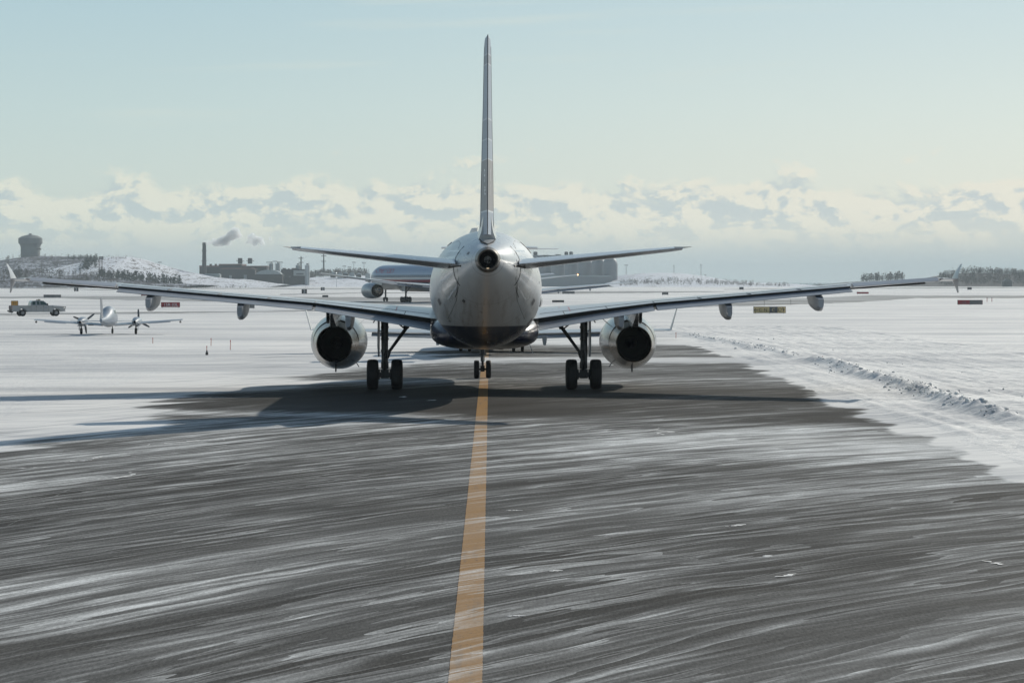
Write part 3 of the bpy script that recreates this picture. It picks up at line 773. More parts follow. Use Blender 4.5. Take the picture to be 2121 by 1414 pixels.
# egg shaped digester tanks
EGG = mat('painted_grey_tank', (0.21, 0.22, 0.24), 0.55, var=0.08, vscale=0.1)
DT = 2250.0; k = DT/FPX
for i, (x, w_, yt) in enumerate(((1264, 29, 531.5), (1239, 27, 531), (1212, 29, 530), (1184, 28, 529.5), (1156, 29, 529), (1131, 28, 530))):
    d = DT+i*16
    o = empty('digester_tank', (px(x, 0, d).x, d, 0), group='egg shaped tanks', cat='tank',
              label=('outermost egg shaped grey tank at the right end of its row', 'second egg shaped tank from the right end of the row', 'third egg shaped tank from the right end of the row', 'fourth egg shaped tank from the right end of the row', 'fifth egg shaped tank from the right end of the row', 'egg shaped tank partly hidden by the near jet fuselage')[i])
    H = CZ+(HY-yt)*k; r = w_/2*k*1.06; prof = [(0, r*0.86)]
    for j in range(1, 15):
        t = j/14; prof.append((H*t, max(0.4, r*(1-max(0, t-.72)**2*7.5)*(1-max(0, .3-t)*.3)) if t < 1 else 1.2))
    mb = MB(); mb.lathe(prof+[(H, 0.05)], (0, 0, 0), 'z', 32); mb.build('shell', EGG, o)
    mb = MB(); mb.lathe([(H-0.5, 2.2), (H+1.2, 2.2), (H+1.3, 0.1)], (0, 0, 0), 'z', 14); mb.box((0, 0, H+1.5), (6.0, 2.2, 0.35)); mb.build('top_platform', DARKS, o)
pl = empty('plant_building', (px(1172, 0, DT-25).x, DT-25, 0), label='wide grey plant building below the egg shaped tanks', cat='building')
part('wall', lambda mb: pbox(mb, 1120, 1268, 573, None, DT-25, 18), EGG, pl)
part('roof', lambda mb: mb.prism([px(1118, 573, DT-26), px(1270, 573, DT-26), px(1262, 570.6, DT-26), px(1126, 570.6, DT-26)], (0, 20, 0)), ROOFG, pl)
rt = empty('head_house', (px(1165, 0, DT+90).x, DT+90, 0), label='tall grey head house with two rooftop drums behind the egg shaped tanks', cat='building')
part('wall', lambda mb: pbox(mb, 1104, 1215, 528.5, None, DT+90, 20), EGG, rt)
for x, r in ((1173, 4.0), (1183, 4.0), (1109, 4.6)):
    mb = MB(); mb.xf = Matrix.Translation(-rt.location); c = px(x, 528.4, DT+98); kk = DT/FPX
    mb.lathe([(0, r*kk), (6.5*kk, r*kk), (7.6*kk, r*0.5*kk), (7.7*kk, 0.1)], (c.x, c.y, c.z), 'z', 16); mb.build('rooftop_drum', DARKS, rt)
# hut on the right
hu = empty('equipment_hut', (px(2087, 0, 2200).x, 2200, 0), label='dark peaked hut with a mast in front of the wooded hill at right', cat='hut')
part('wall', lambda mb: pbox(mb, 2079, 2096, 583, None, 2200, 6), BRICK, hu)
part('roof', lambda mb: mb.prism([px(2078, 583, 2199.5), px(2097, 583, 2199.5), px(2090, 577.5, 2199.5), px(2085, 577.5, 2199.5)], (0, 7, 0)), DARKS, hu)
part('mast', lambda mb: mb.tube(px(2087, 578, 2203), px(2087, 565, 2203), 0.18, n=5), DARKS, hu)
# houses along the far shore
for i, (x, yb) in enumerate(((690, 573), (704, 574), (716, 573.5), (729, 574), (743, 575), (762, 575))):
    d = 2250; o = empty('house', (px(x, 0, d).x, d, px(x, yb, d).z), group='far shore houses', cat='house',
        label=('first small house from the left below the tree line', 'second small house from the left below the tree line', 'third small house from the left below the tree line', 'fourth small house from the left below the tree line', 'fifth small house from the left below the tree line', 'last small house below the tree line beside the white widebody')[i])
    mb = MB(); mb.box((0, 0, 1.0), (4.5, 4, 4.0)); mb.build('wall', PALE if i % 2 else BRICK, o, smooth=False)
    mb = MB(); mb.prism([(-2.6, -2.3, 3.01), (2.6, -2.3, 3.01), (0, -2.3, 4.6)], (0, 4.6, 0)); mb.build('roof', ROOFG, o, smooth=False)
# smoke
def m_smoke():
    m = bpy.data.materials.new('drifting_smoke'); m.use_nodes = True; t = m.node_tree
    t.nodes.remove(t.nodes['Principled BSDF']); v = t.nodes.new('ShaderNodeVolumePrincipled'); T = NT(t)
    v.inputs['Color'].default_value = (0.965, 0.98, 0.985, 1); v.inputs['Anisotropy'].default_value = 0.62
    co = T.new('ShaderNodeTexCoord').outputs['Object']
    n = T.noise(co, 0.16, 5, 0.62)
    T.put(v.inputs['Density'], T.smooth(n, 0.30, 0.52, 0.16, 0.50))
    t.links.new(v.outputs[0], t.nodes['Material Output'].inputs['Volume']); return m
def puffs(name, pts, lab, seed):
    random.seed(seed); c0 = px(pts[0][0], pts[0][1], D)
    mb = MB(); k = D/FPX
    for (x, y, r) in pts:
        for j in range(5):
            c = px(x+random.gauss(0, r*0.45), y+random.gauss(0, r*0.45), D)-c0; c.y += random.gauss(0, r*k*0.4)
            bm = bmesh.new(); bmesh.ops.create_icosphere(bm, subdivisions=2, radius=r*k*random.uniform(0.65, 1.1))
            for v in bm.verts: v.co *= 1+0.12*random.random()
            mb.add([v.co+c for v in bm.verts], [[v.index for v in f.verts] for f in bm.faces]); bm.free()
    o = mb.build(name, m_smoke(), fix=False); o.location = c0
    r = o.modifiers.new('merge', 'REMESH'); r.mode = 'VOXEL'; r.voxel_size = 0.55
    tag(o, kind='stuff'); return o
puffs('smoke_plume', [(424, 503, 2.6), (427, 503, 3.0), (431, 502, 3.4), (436, 502, 3.6), (442, 501, 4.4), (448, 501, 5.8), (454, 501, 6.6), (459, 499, 7.2), (465, 496, 7.6), (471, 492, 8.0), (477, 489, 8.0), (483, 487, 8.0), (488, 486, 7.6), (492, 484, 7.0), (495, 489, 5)], 'smoke', 3)
puffs('smoke_plume', [(516, 499, 5), (520, 492, 5.5), (524, 490, 5), (528, 497, 6.5), (533, 500, 6), (538, 498, 5.5), (522, 502, 4.5), (560, 495, 3)], 'smoke', 4)
random.seed(17)

# haze: the cold humid air over the airfield
def m_haze():
    m = bpy.data.materials.new('thin_winter_haze'); m.use_nodes = True; t = m.node_tree
    t.nodes.remove(t.nodes['Principled BSDF']); v = t.nodes.new('ShaderNodeVolumePrincipled')
    v.inputs['Color'].default_value = (0.82, 0.93, 0.97, 1); v.inputs['Density'].default_value = HAZE_DENSITY; v.inputs['Anisotropy'].default_value = 0.0
    t.links.new(v.outputs[0], t.nodes['Material Output'].inputs['Volume']); return m
HAZE_DENSITY = 0.00010
mb = MB(); mb.box((0, 4970, 36), (9000, 10060, 74)); 
tag(mb.build('haze', m_haze(), smooth=False), kind='stuff')

# ================================================================== AIRCRAFT PAINTS
def m_fuselage(name, top, belly, z_split, rough=0.22):
    m = bpy.data.materials.new(name); m.use_nodes = True
    T = NT(m.node_tree); p = m.node_tree.nodes['Principled BSDF']
    co = T.new('ShaderNodeTexCoord').outputs['Object']; x, y, z = T.sep(co)[0:3]
    n = T.noise(T.comb(T.math('MULTIPLY', x, 0.8), T.math('MULTIPLY', y, 0.35), z), 1.2, 5, 0.6)
    streak = T.noise(T.comb(T.math('MULTIPLY', x, 4.0), T.math('MULTIPLY', y, 0.25), T.math('MULTIPLY', z, 1.0)), 1.5, 4, 0.7)
    c = T.mix(T.smooth(z, z_split-0.02, z_split+0.02), belly, top)
    dirt = T.math('MULTIPLY', T.smooth(streak, 0.46, 0.72), T.smooth(z, 4.6, 3.0, 0.0, 0.55))
    c = T.mix(dirt, c, (0.20, 0.16, 0.12))
    k = T.lin(n, 0.3, 0.7, 0.94, 1.05); c = T.mix(1.0, c, T.comb(k, k, k), 'MULTIPLY')
    # skin joints
    ln = T.math('ABSOLUTE', T.math('SUBTRACT', T.math('FRACT', T.math('MULTIPLY', y, 0.38)), 0.5))
    c = T.mix(T.math('MULTIPLY', T.smooth(ln, 0.008, 0.0), 0.75), c, (0.10, 0.10, 0.10))
    T.l.new(c, p.inputs['Base Color']); T.put(p.inputs['Roughness'], T.lin(n, 0.3, 0.7, rough*0.8, rough*1.3))
    p.inputs['Coat Weight'].default_value = 0.32; p.inputs['Coat Roughness'].default_value = 0.20
    T.l.new(T.bump(T.noise(co, 0.9, 3, 0.5), 0.10, 0.06), p.inputs['Normal'])
    return m
NAVY = (0.012, 0.016, 0.042)
FUS = m_fuselage('grey_white_gloss_fuselage_paint', (0.53, 0.54, 0.545), NAVY, 2.60, 0.30)
WINGP = mat('light_grey_wing_paint', (0.42, 0.43, 0.45), 0.32, coat=0.3, var=0.10, vscale=0.9)
WINGL = mat('dull_grey_wing_underside', (0.22, 0.225, 0.235), 0.45, coat=0.1, var=0.12, vscale=0.9)
FLAPP = mat('blue_grey_flap_paint', (0.27, 0.29, 0.32), 0.40, coat=0.15, var=0.10, vscale=1.2)
STABP = mat('pale_tailplane_paint', (0.50, 0.52, 0.55), 0.25, coat=0.5, var=0.06)
NACP = mat('pearl_grey_engine_cowl', (0.17, 0.18, 0.19), 0.22, metal=0.3, coat=0.25, var=0.10, vscale=1.0)
NOZ = mat('heat_stained_nozzle_metal', (0.24, 0.21, 0.18), 0.25, metal=0.9, var=0.20, vscale=1.6)
APUM = mat('burnt_exhaust_metal', (0.12, 0.105, 0.09), 0.38, metal=0.8, var=0.2, vscale=4)
HOLE = mat('black_duct', (0.008, 0.008, 0.009), 0.8, var=0.1)  # near-black interior of exhaust ducts and intakes
RUBBER = mat('black_tyre_rubber', (0.014, 0.014, 0.015), 0.75, var=0.2, vscale=6, bump=0.15, bscale=40)
GEAR = mat('dirty_gear_leg_paint', (0.13, 0.135, 0.14), 0.42, metal=0.3, var=0.35, vscale=7)
GEARD = mat('dark_gear_fitting', (0.035, 0.036, 0.04), 0.5, metal=0.3, var=0.3, vscale=8)
CHROME = mat('polished_strut', (0.55, 0.56, 0.58), 0.15, metal=1.0, var=0.05)
RIM = mat('wheel_rim_metal', (0.22, 0.22, 0.23), 0.4, metal=0.6, var=0.2, vscale=8)
SEAM = mat('black_seal_rubber_and_cove_shade', (0.012, 0.012, 0.014), 0.6, var=0.1)  # seals and joints, also the painted shade in the flap cove
WHITE = mat('white_gloss_paint', (0.62, 0.63, 0.64), 0.25, coat=0.4, var=0.04)
MARK = mat('faded_white_marking', (0.72, 0.73, 0.75), 0.4, var=0.04)
REDM = mat('red_walkway_marking', (0.42, 0.07, 0.07), 0.5, var=0.1)

def ring_ellipse(zt, zb, hw, y, n=48, p=2.0):
    out = []; zc = (zt+zb)/2; h = (zt-zb)/2
    for i in range(n):
        a = 2*math.pi*i/n; c, s = math.cos(a), math.sin(a)
        out.append((hw*math.copysign(abs(c)**(2/p), c), y, zc+h*math.copysign(abs(s)**(2/p), s)))
    return out
def body_loft(mb, tab, s0, s1, step, n=48, fn=None):
    rings = []; m = max(2, int((s1-s0)/step)+1)
    for s in np.linspace(s0, s1, m):
        zt, zb, hw = cat_interp(tab, s); rings.append(ring_ellipse(zt, zb, max(hw, 0.02), -s, n))
    mb.loft(rings, True, True)
def mirror_pair(fn):
    for sd in (-1, 1): fn(sd)
def wing_rings(stations, sd, profile):
    return [[(sd*st['x'], -(st['le']+u*st['c']), z) for (u, z) in profile(st)] for st in stations]
def lerp_st(tab, x):
    """tab: list of dict rows sorted by x; linear blend"""
    ks = tab[0].keys()
    return {k: (x if k == 'x' else float(np.interp(x, [t['x'] for t in tab], [t[k] for t in tab]))) for k in ks}

# ================================================================== THE AIRLINER AHEAD (nose origin, x right, -y aft)
yaw = R(0.5)
gx, gy = 0.024, 95.2
PL = empty('airliner', (gx-math.sin(yaw)*16.1, gy+math.cos(yaw)*16.1, 0), yaw,
           label='big twin jet with navy belly straight ahead on the yellow line, seen from behind', cat='airliner')
FT = [(0.0, 3.25, 3.15, .05), (.5, 3.75, 2.75, .55), (1.2, 4.25, 2.4, .95), (2.2, 5.0, 2.1, 1.35), (3.4, 5.65, 1.87, 1.7), (5, 5.85, 1.75, 1.93), (6.5, 5.87, 1.73, 1.975),
      (22, 5.87, 1.73, 1.975), (24, 5.87, 1.83, 1.96), (26, 5.84, 2.16, 1.87), (28, 5.76, 2.68, 1.63), (30, 5.60, 3.28, 1.27), (31.5, 5.42, 3.76, .95), (32.6, 5.24, 4.16, .62), (33.15, 5.17, 4.40, .40)]
mb = MB(); body_loft(mb, FT, 0, 33.15, 0.4, 64); fus = mb.build('fuselage', FUS, PL, angle=60)
def fpt(s, ang, off=0.0):
    zt, zb, hw = cat_interp(FT, s); zc = (zt+zb)/2; h = (zt-zb)/2
    return Vector(((hw+off)*math.cos(ang), -s, zc+(h+off)*math.sin(ang)))
# belly fairing: a squarish tub round the wing root
mb = MB(); rings = []
for s, zb, hw, zt in ((9.2, 1.95, 1.2, 2.6), (10.2, 1.72, 1.75, 2.8), (11.5, 1.60, 1.98, 3.0), (14, 1.56, 2.04, 3.0), (17.5, 1.56, 2.04, 2.95), (19.0, 1.60, 1.98, 2.85), (20.2, 1.74, 1.6, 2.6), (21.0, 1.95, 1.0, 2.4)):
    r = []; n = 40
    for i in range(n):
        a = 2*math.pi*i/n; c, sn = math.cos(a), math.sin(a); pw = 2/3.0
        zc = (zt+zb)/2; r.append((hw*math.copysign(abs(c)**pw, c), -s, zc+(zt-zb)/2*math.copysign(abs(sn)**(2/2.6), sn)))
    rings.append(r)
mb.loft(rings); bf = mb.build('belly_fairing', FUS, PL, angle=60)
# tail cone exhaust
mb = MB(); c = (0.0, -33.15, 4.785)
mb.lathe([(0.02, 0.405), (-0.25, 0.375), (-0.62, 0.335), (-0.66, 0.325), (-0.66, 0.29), (-0.50, 0.26)], c, 'y', 40)
ap = mb.build('tail_exhaust', APUM, PL, angle=50)
mb = MB(); mb.lathe([(-0.49, 0.262), (-0.2, 0.16), (0.0, 0.12), (0.0, 0.001)], c, 'y', 32); mb.build('exhaust_duct', HOLE, ap)
mb = MB(); mb.tube((-0.03, -33.75, 4.50), (0.03, -33.78, 4.50), 0.035, n=10); mb.build('tail_light', mat('tail_light_glass', (0.7, 0.55, 0.35), 0.1, emit=((1.0, 0.75, 0.45), 0.35)), ap)

# --- wings
WT = [dict(x=1.2, le=10.6, c=7.3, zl=2.62, zt=2.66, tu=.50, tl=.52), dict(x=1.97, le=11.0, c=6.9, zl=2.72, zt=2.74, tu=.46, tl=.42), dict(x=4.0, le=12.05, c=5.85, zl=2.93, zt=3.03, tu=.34, tl=.36), dict(x=6.35, le=13.3, c=4.6, zl=3.17, zt=3.32, tu=.25, tl=.29),
      dict(x=10, le=15.3, c=3.4, zl=3.55, zt=3.645, tu=.18, tl=.16), dict(x=13.5, le=17.2, c=2.45, zl=3.87, zt=3.955, tu=.19, tl=.07), dict(x=16.7, le=18.95, c=1.65, zl=4.13, zt=4.22, tu=.12, tl=.05)]
def up(st, u): return st['zl']+(st['zt']-st['zl'])*u + st['tu']*(2.6*math.sqrt(max(u, 0))*(1-u)**1.15*(1-0.15*u))*0.88
def lo(st, u): return st['zl']+(st['zt']-st['zl'])*u - st['tl']*(2.6*math.sqrt(max(u, 0))*(1-u)**1.1)*0.80
def prof_cut(st):
    """aerofoil with the flap cove cut out: thin spoiler lip on top, spar face, lower skin"""
    U = [0, .012, .04, .09, .16, .25, .36, .48, .6, .72, .84, .93, 1.0]
    pts = [(u, up(st, u)) for u in U]
    lip = 0.018
    pts += [(1.0, up(st, 1.0)-lip), (.90, up(st, .90)-lip-0.02), (.80, up(st, .80)-0.05), (.78, lo(st, .78))]
    pts += [(u, lo(st, u)) for u in (.65, .5, .36, .22, .1, .03)]
    return pts
def prof_full(st):
    U = [0, .012, .04, .09, .16, .25, .36, .48, .6, .72, .84, .93, 1.0]
    return [(u, up(st, u)) for u in U] + [(1.0, up(st, 1.0)-.02)] + [(u, lo(st, u)) for u in (.84, .78, .65, .5, .36, .22, .1, .03)]
def flap_geo(mb, sd, xa, xb, drop, gap, chord, n=7, th=0.10):
    """slotted flap behind and under the wing lip: drop/gap/chord = (inner, outer)"""
    rings = []
    for i in range(n):
        t = i/(n-1); x = xa+(xb-xa)*t; st = lerp_st(WT, x)
        g = gap[0]+(gap[1]-gap[0])*t; dr = drop[0]+(drop[1]-drop[0])*t; ch = chord[0]+(chord[1]-chord[0])*t
        yl = st['le']+st['c']-ch*0.16; zr = up(st, 1.0)-g; sl = (dr-g)
        ring = [(0, zr-0.05), (.04, zr-0.005), (.14, zr), (.35, zr-sl*0.30), (.65, zr-sl*0.62), (1.0, zr-sl), (1.0, zr-sl-0.018), (.65, zr-sl*0.62-th*0.6), (.3, zr-sl*0.28-th), (.08, zr-0.02-th*0.8)]
        rings.append([(sd*x, -(yl+u*ch), z) for u, z in ring])
    mb.loft(rings)
def make_wing(sd):
    xs1 = [1.2, 1.97, 3, 4, 5.2, 6.35, 7.5, 9, 10, 11.5, 13.5]; st1 = [lerp_st(WT, x) for x in xs1]
    mb = MB(); mb.loft(wing_rings(st1, sd, prof_cut))
    st2 = [lerp_st(WT, x) for x in (13.52, 14.5, 15.5, 16.7)]
    mb.loft(wing_rings([dict(s, c=s['c']*0.76, zt=s['zl']+(s['zt']-s['zl'])*0.76+s['tu']*0.40, tu=s['tu']*0.92) for s in st2], sd, prof_full))
    wg = mb.build('wing', WINGP, PL, angle=40)
    # wing tip cap
    mb = MB(); s = lerp_st(WT, 16.7); tip = dict(s, x=16.76, c=s['c']*0.98)
    mb.loft(wing_rings([dict(s, x=16.71), tip, dict(s, x=17.19, le=s['le']+0.35, c=s['c']*0.78, tu=.04, tl=.05)], sd, prof_full)); mb.build('wing_tip', WINGP, wg)
    for (xa, xb, dr, g, ch) in ((2.02, 6.30, (.43, .27), (.19, .10), (1.35, 1.15)), (6.42, 13.42, (.27, .20), (.095, .075), (1.12, .80))):
        mb = MB(); flap_geo(mb, sd, xa, xb, dr, g, ch, 9, 0.13); mb.build('flap', FLAPP, wg, angle=30)
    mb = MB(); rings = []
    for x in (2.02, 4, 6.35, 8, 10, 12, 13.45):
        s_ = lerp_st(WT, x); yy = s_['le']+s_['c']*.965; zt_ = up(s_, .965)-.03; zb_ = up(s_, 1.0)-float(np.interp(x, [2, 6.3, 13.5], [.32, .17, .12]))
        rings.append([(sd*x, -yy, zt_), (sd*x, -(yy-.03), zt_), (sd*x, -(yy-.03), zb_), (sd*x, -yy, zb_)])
    mb.loft(rings); mb.build('flap_cove_shade', SEAM, wg, smooth=False)  # added black plate paints the gap's shade together with dark cove primer
    # aileron
    mb = MB(); rings = []
    for x in (13.56, 14.5, 15.5, 16.52):
        s_ = lerp_st(WT, x); y0 = s_['le']+s_['c']*0.765; zc = s_['zl']+(s_['zt']-s_['zl'])*0.76+s_['tu']*0.40
        h = 0.5*s_['tu']+0.03; y1 = s_['le']+s_['c']+0.02
        rings.append([(sd*x, -y0, zc+h*0.1), (sd*x, -(y0+.05), zc+h*0.35), (sd*x, -y1, zc-0.085), (sd*x, -y1, zc-0.105), (sd*x, -(y0+.05), zc-h-.015), (sd*x, -y0, zc-h)])
    mb.loft(rings); mb.build('aileron', WINGP, wg, angle=30)
    # slats, run forward and down
    mb = MB(); rings = []
    for x in np.linspace(6.9, 16.4, 12):
        s_ = lerp_st(WT, x); y0 = s_['le']; z0 = s_['zl']; q = 0.075+max(0, 10-x)*0.03
        rings.append([(sd*x, -(y0-.36), z0-q+.02), (sd*x, -(y0-.40), z0-q+0.06), (sd*x, -(y0-.22), z0-q+.12), (sd*x, -(y0+.10), z0+.05), (sd*x, -(y0+.10), z0+.035), (sd*x, -(y0-.18), z0-q+.09), (sd*x, -(y0-.26), z0-q+.03), (sd*x, -(y0-.16), z0-q-.01), (sd*x, -(y0-.30), z0-q-.012)])
    mb.loft(rings); mb.build('slat', GEARD, wg, angle=40)
    # tip fence
    mb = MB(); xt = 17.21; s_ = lerp_st(WT, 16.7); yb = s_['le']+0.2
    secs = [(-0.50, 0.10, 1.00, 0.30), (-0.28, 0.05, 0.78, 0.55), (-0.05, 0.0, 0.35, 1.10), (0.05, 0.0, 0.32, 1.15), (0.28, 0.08, 0.72, 0.68), (0.55, 0.22, 1.15, 0.30)]
    rings = []
    for dz, dxo, dy_, ch in secs:
        z = 4.20+dz; t = 0.05 if abs(dz) < .1 else 0.022 if abs(dz) < .4 else 0.010
        xo = xt + (dxo*.7 if dz > 0 else dxo*0.6)
        rings.append([(sd*xo, -(yb+dy_), z), (sd*(xo+t), -(yb+dy_+ch*.35), z), (sd*(xo+t*.5), -(yb+dy_+ch*.8), z), (sd*xo, -(yb+dy_+ch), z), (sd*(xo-t*.5), -(yb+dy_+ch*.8), z), (sd*(xo-t), -(yb+dy_+ch*.35), z)])
    mb.loft(rings); mb.build('wing_tip_fence', WINGP, wg, angle=30)
    # flap track fairings
    for x, dz in ((9.0, .40), (12.25, .36), (5.05, .40)):
        s_ = lerp_st(WT, x); yT = s_['le']+s_['c']; z0 = up(s_, 1.0)-0.16; L0 = yT-2.2; mbf = MB(); rings = []
        for t in np.linspace(0, 1, 12):
            y = L0+t*3.35; wd = 0.155*math.sin(math.pi*min(1, 0.08+t*0.80))**0.5; top = z0-0.02-(0.20*max(0, t-0.62)/0.38); bot = z0-0.30-dz*math.sin(math.pi*min(0.62, t*0.62+0.0))**0.9
            if t > 0.93: bot += 0.10*(t-0.93)/0.07
            if t < 0.1: top = z0-.1; bot = z0-.25
            rings.append([(sd*x-wd, -y, top), (sd*x+wd, -y, top), (sd*x+wd, -y, bot+(top-bot)*.35), (sd*x+wd*.80, -y, bot+.10*(top-bot)), (sd*x+wd*.35, -y, bot), (sd*x-wd*.35, -y, bot), (sd*x-wd*.80, -y, bot+.10*(top-bot)), (sd*x-wd, -y, bot+(top-bot)*.35)])
        mbf.loft(rings); mbf.build('flap_track_fairing', FLAPP, wg, angle=50)
    # static wicks
    for x in (14.2, 15.0, 15.8, 16.4):
        s_ = lerp_st(WT, min(x, 16.4)); y = s_['le']+s_['c']; mb = MB(); mb.tube((sd*x, -y, s_['zt']-.06), (sd*(x+.02), -(y+.22), s_['zt']-.12), 0.004, n=4); mb.build('static_wick', SEAM, wg)
    # joint lines on top of the wing (spoiler hinge line and chordwise gaps)
    mb = MB()
    for x in (3.0, 4.6, 6.36, 8.1, 9.9, 11.7):
        s_ = lerp_st(WT, x); q = [Vector((sd*(x-(1-u)*0.5*(1 if x > 6.5 else 0.2)), -(s_['le']+u*s_['c']), up(s_, u)+0.004)) for u in (.80, .86, .93, .995)]
        mb.path(q, 0.012, 4)
    xs = np.linspace(2.1, 13.4, 24); mb.path([Vector((sd*x, -(lerp_st(WT, x)['le']+.80*lerp_st(WT, x)['c']), up(lerp_st(WT, x), .80)+.002)) for x in xs], 0.008, 4)
    mb.build('spoiler_gap', SEAM, wg)
    mb = MB()
    for x in (2.9, 3.25) if sd > 0 else (3.35,):
        s_ = lerp_st(WT, x); q = [Vector((sd*x, -(s_['le']+u*s_['c']), up(s_, u)+0.004)) for u in ((.35, .6, .84) if (sd < 0 or x > 3) else (.5, .54))]
        for a, b in zip(q[:-1], q[1:]): mb.add([a-Vector((.025, 0, 0)), a+Vector((.025, 0, 0)), b+Vector((.025, 0, 0)), b-Vector((.025, 0, 0))], [(0, 1, 2, 3)])
    mb.build('walkway_marking', REDM, wg, smooth=False)
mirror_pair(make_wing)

# --- engines
def make_engine(sd):
    X = sd*5.75; zc = 1.735
    mb = MB()
    # outer cowl, then common nozzle; profile along -y from lip
    lip = -10.3
    def pr(t): return lip - t
    prof = [(0.0, .93), (-.06, 1.0), (-.25, 1.06), (-.7, 1.10), (-1.6, 1.105), (-2.5, 1.07), (-3.2, 1.00), (-3.9, .90)]
    mb.lathe([(t, r) for t, r in prof], (X, lip, zc), 'y', 56)
    eng = mb.build('engine', NACP, PL, angle=50)
    mb = MB(); zn = zc-0.01
    mb.lathe([(-3.9, .895), (-4.5, .80), (-5.15, .705), (-5.32, .685), (-5.34, .665), (-5.30, .640)], (X, lip, zn-0.015), 'y', 56)
    nz = mb.build('exhaust_nozzle', NOZ, eng, angle=50)
    mb = MB(); mb.lathe([(-5.29, .642), (-4.6, .655), (-3.8, .66), (-3.4, .62), (-3.4, .2)], (X, lip, zn-0.015), 'y', 48)
    mb.lathe([(-3.4, .24), (-4.0, .15), (-4.3, .02)], (X, lip, zn), 'y', 24); mb.build('exhaust_duct', HOLE, nz)
    mb = MB(); mb.lathe([(0.0, .93), (-.12, .84), (-1.0, .80), (-1.0, .05)], (X, lip, zc), 'y', 40); mb.build('intake', HOLE, eng)
    # drain mast and bumps
    mb = MB(); mb.prism([(X-.02, lip-3.6, zc-.93), (X-.02, lip-4.15, zc-.86), (X-.02, lip-4.2, zc-1.12), (X-.02, lip-3.95, zc-1.14)], (.04, 0, 0)); mb.build('drain_mast', GEARD, eng, smooth=False); mb = MB()
    mb.prism([(X-sd*.72, lip-2.3, zc-.84), (X-sd*.72, lip-2.6, zc-.82), (X-sd*.82, lip-2.7, zc-.98), (X-sd*.82, lip-2.55, zc-.98)], (.03, 0, 0))
    mb.build('drain_mast', GEARD, eng, smooth=False)
    # strake on the inboard shoulder
    mb = MB(); a = R(40); cxs, czs = X-sd*1.05*math.cos(a), zc+1.05*math.sin(a)
    o = Vector((-sd*math.cos(a), 0, math.sin(a)))
    b0 = Vector((cxs, lip-1.6, czs)); b1 = Vector((cxs, lip-2.7, czs))
    mb.prism([b0, b1, b1+o*.36, b0+o*.16+Vector((0, -.5, 0))], Vector((0.012, 0, 0.012))); mb.build('strake', NACP, eng, smooth=False)
    # pylon
    st = lerp_st(WT, 5.75); mb = MB(); rings = []
    for y, wd, zt_, zb_ in ((-11.6, .05, 2.84, 2.78), (-12.6, .20, 3.1, 2.6), (-13.6, .24, 3.2, 2.55), (-15.0, .24, 3.12, 2.30), (-16.2, .20, 3.06, 2.36), (-17.2, .10, 3.1, 2.75), (-17.6, .03, 3.12, 3.0)):
        rings.append([(X-wd, y, zt_), (X+wd, y, zt_), (X+wd*.9, y, (zt_+zb_)/2), (X+wd*.6, y, zb_), (X-wd*.6, y, zb_), (X-wd*.9, y, (zt_+zb_)/2)])
    mb.loft(rings); py_ = mb.build('pylon', NACP, eng, angle=50)
    mb = MB(); rings = []
    for y, wd, z in ((-14.4, .16, 2.62), (-15.4, .17, 2.5), (-16.3, .10, 2.62), (-16.7, .04, 2.8)):
        rings.append([(X+sd*.22-wd*.5, y, 3.08), (X+sd*.22+wd*.5, y, 3.08), (X+sd*.22+wd*.4, y, z), (X+sd*.22-wd*.4, y, z)])
    mb.loft(rings); mb.build('pylon_fairing', GEARD, eng, angle=50)
mirror_pair(make_engine)

# --- wheels and landing gear
def tyre(mb, c, R_, w_, n=40):
    x, y, z = c; h = w_/2
    pr = [(-h*.55, R_*.52), (-h*.80, R_*.60), (-h, R_*.76), (-h*.97, R_*.88), (-h*.80, R_*.965), (-h*.45, R_*.995), (-h*.42, R_*.985), (-h*.36, R_*.985), (-h*.34, R_), (-h*.06, R_), (-h*.04, R_*.988), (h*.04, R_*.988), (h*.06, R_), (h*.34, R_), (h*.36, R_*.985), (h*.42, R_*.985), (h*.45, R_*.995), (h*.80, R_*.965), (h*.97, R_*.88), (h, R_*.76), (h*.80, R_*.60), (h*.55, R_*.52)]
    mb.lathe(pr, c, 'x', n)
def rim(mb, c, R_, w_, n=24):
    h = w_/2; mb.lathe([(-h*.5, R_*.53), (-h*.62, R_*.44), (-h*.3, R_*.40), (-h*.25, R_*.14), (-h*.62, R_*.12), (-h*.64, 0.005)], c, 'x', n)
    mb.lathe([(h*.5, R_*.53), (h*.62, R_*.44), (h*.3, R_*.40), (h*.25, R_*.14), (h*.62, R_*.12), (h*.64, 0.005)], c, 'x', n)
    mb.lathe([(-h*.5, R_*.53), (h*.5, R_*.53)], c, 'x', n)
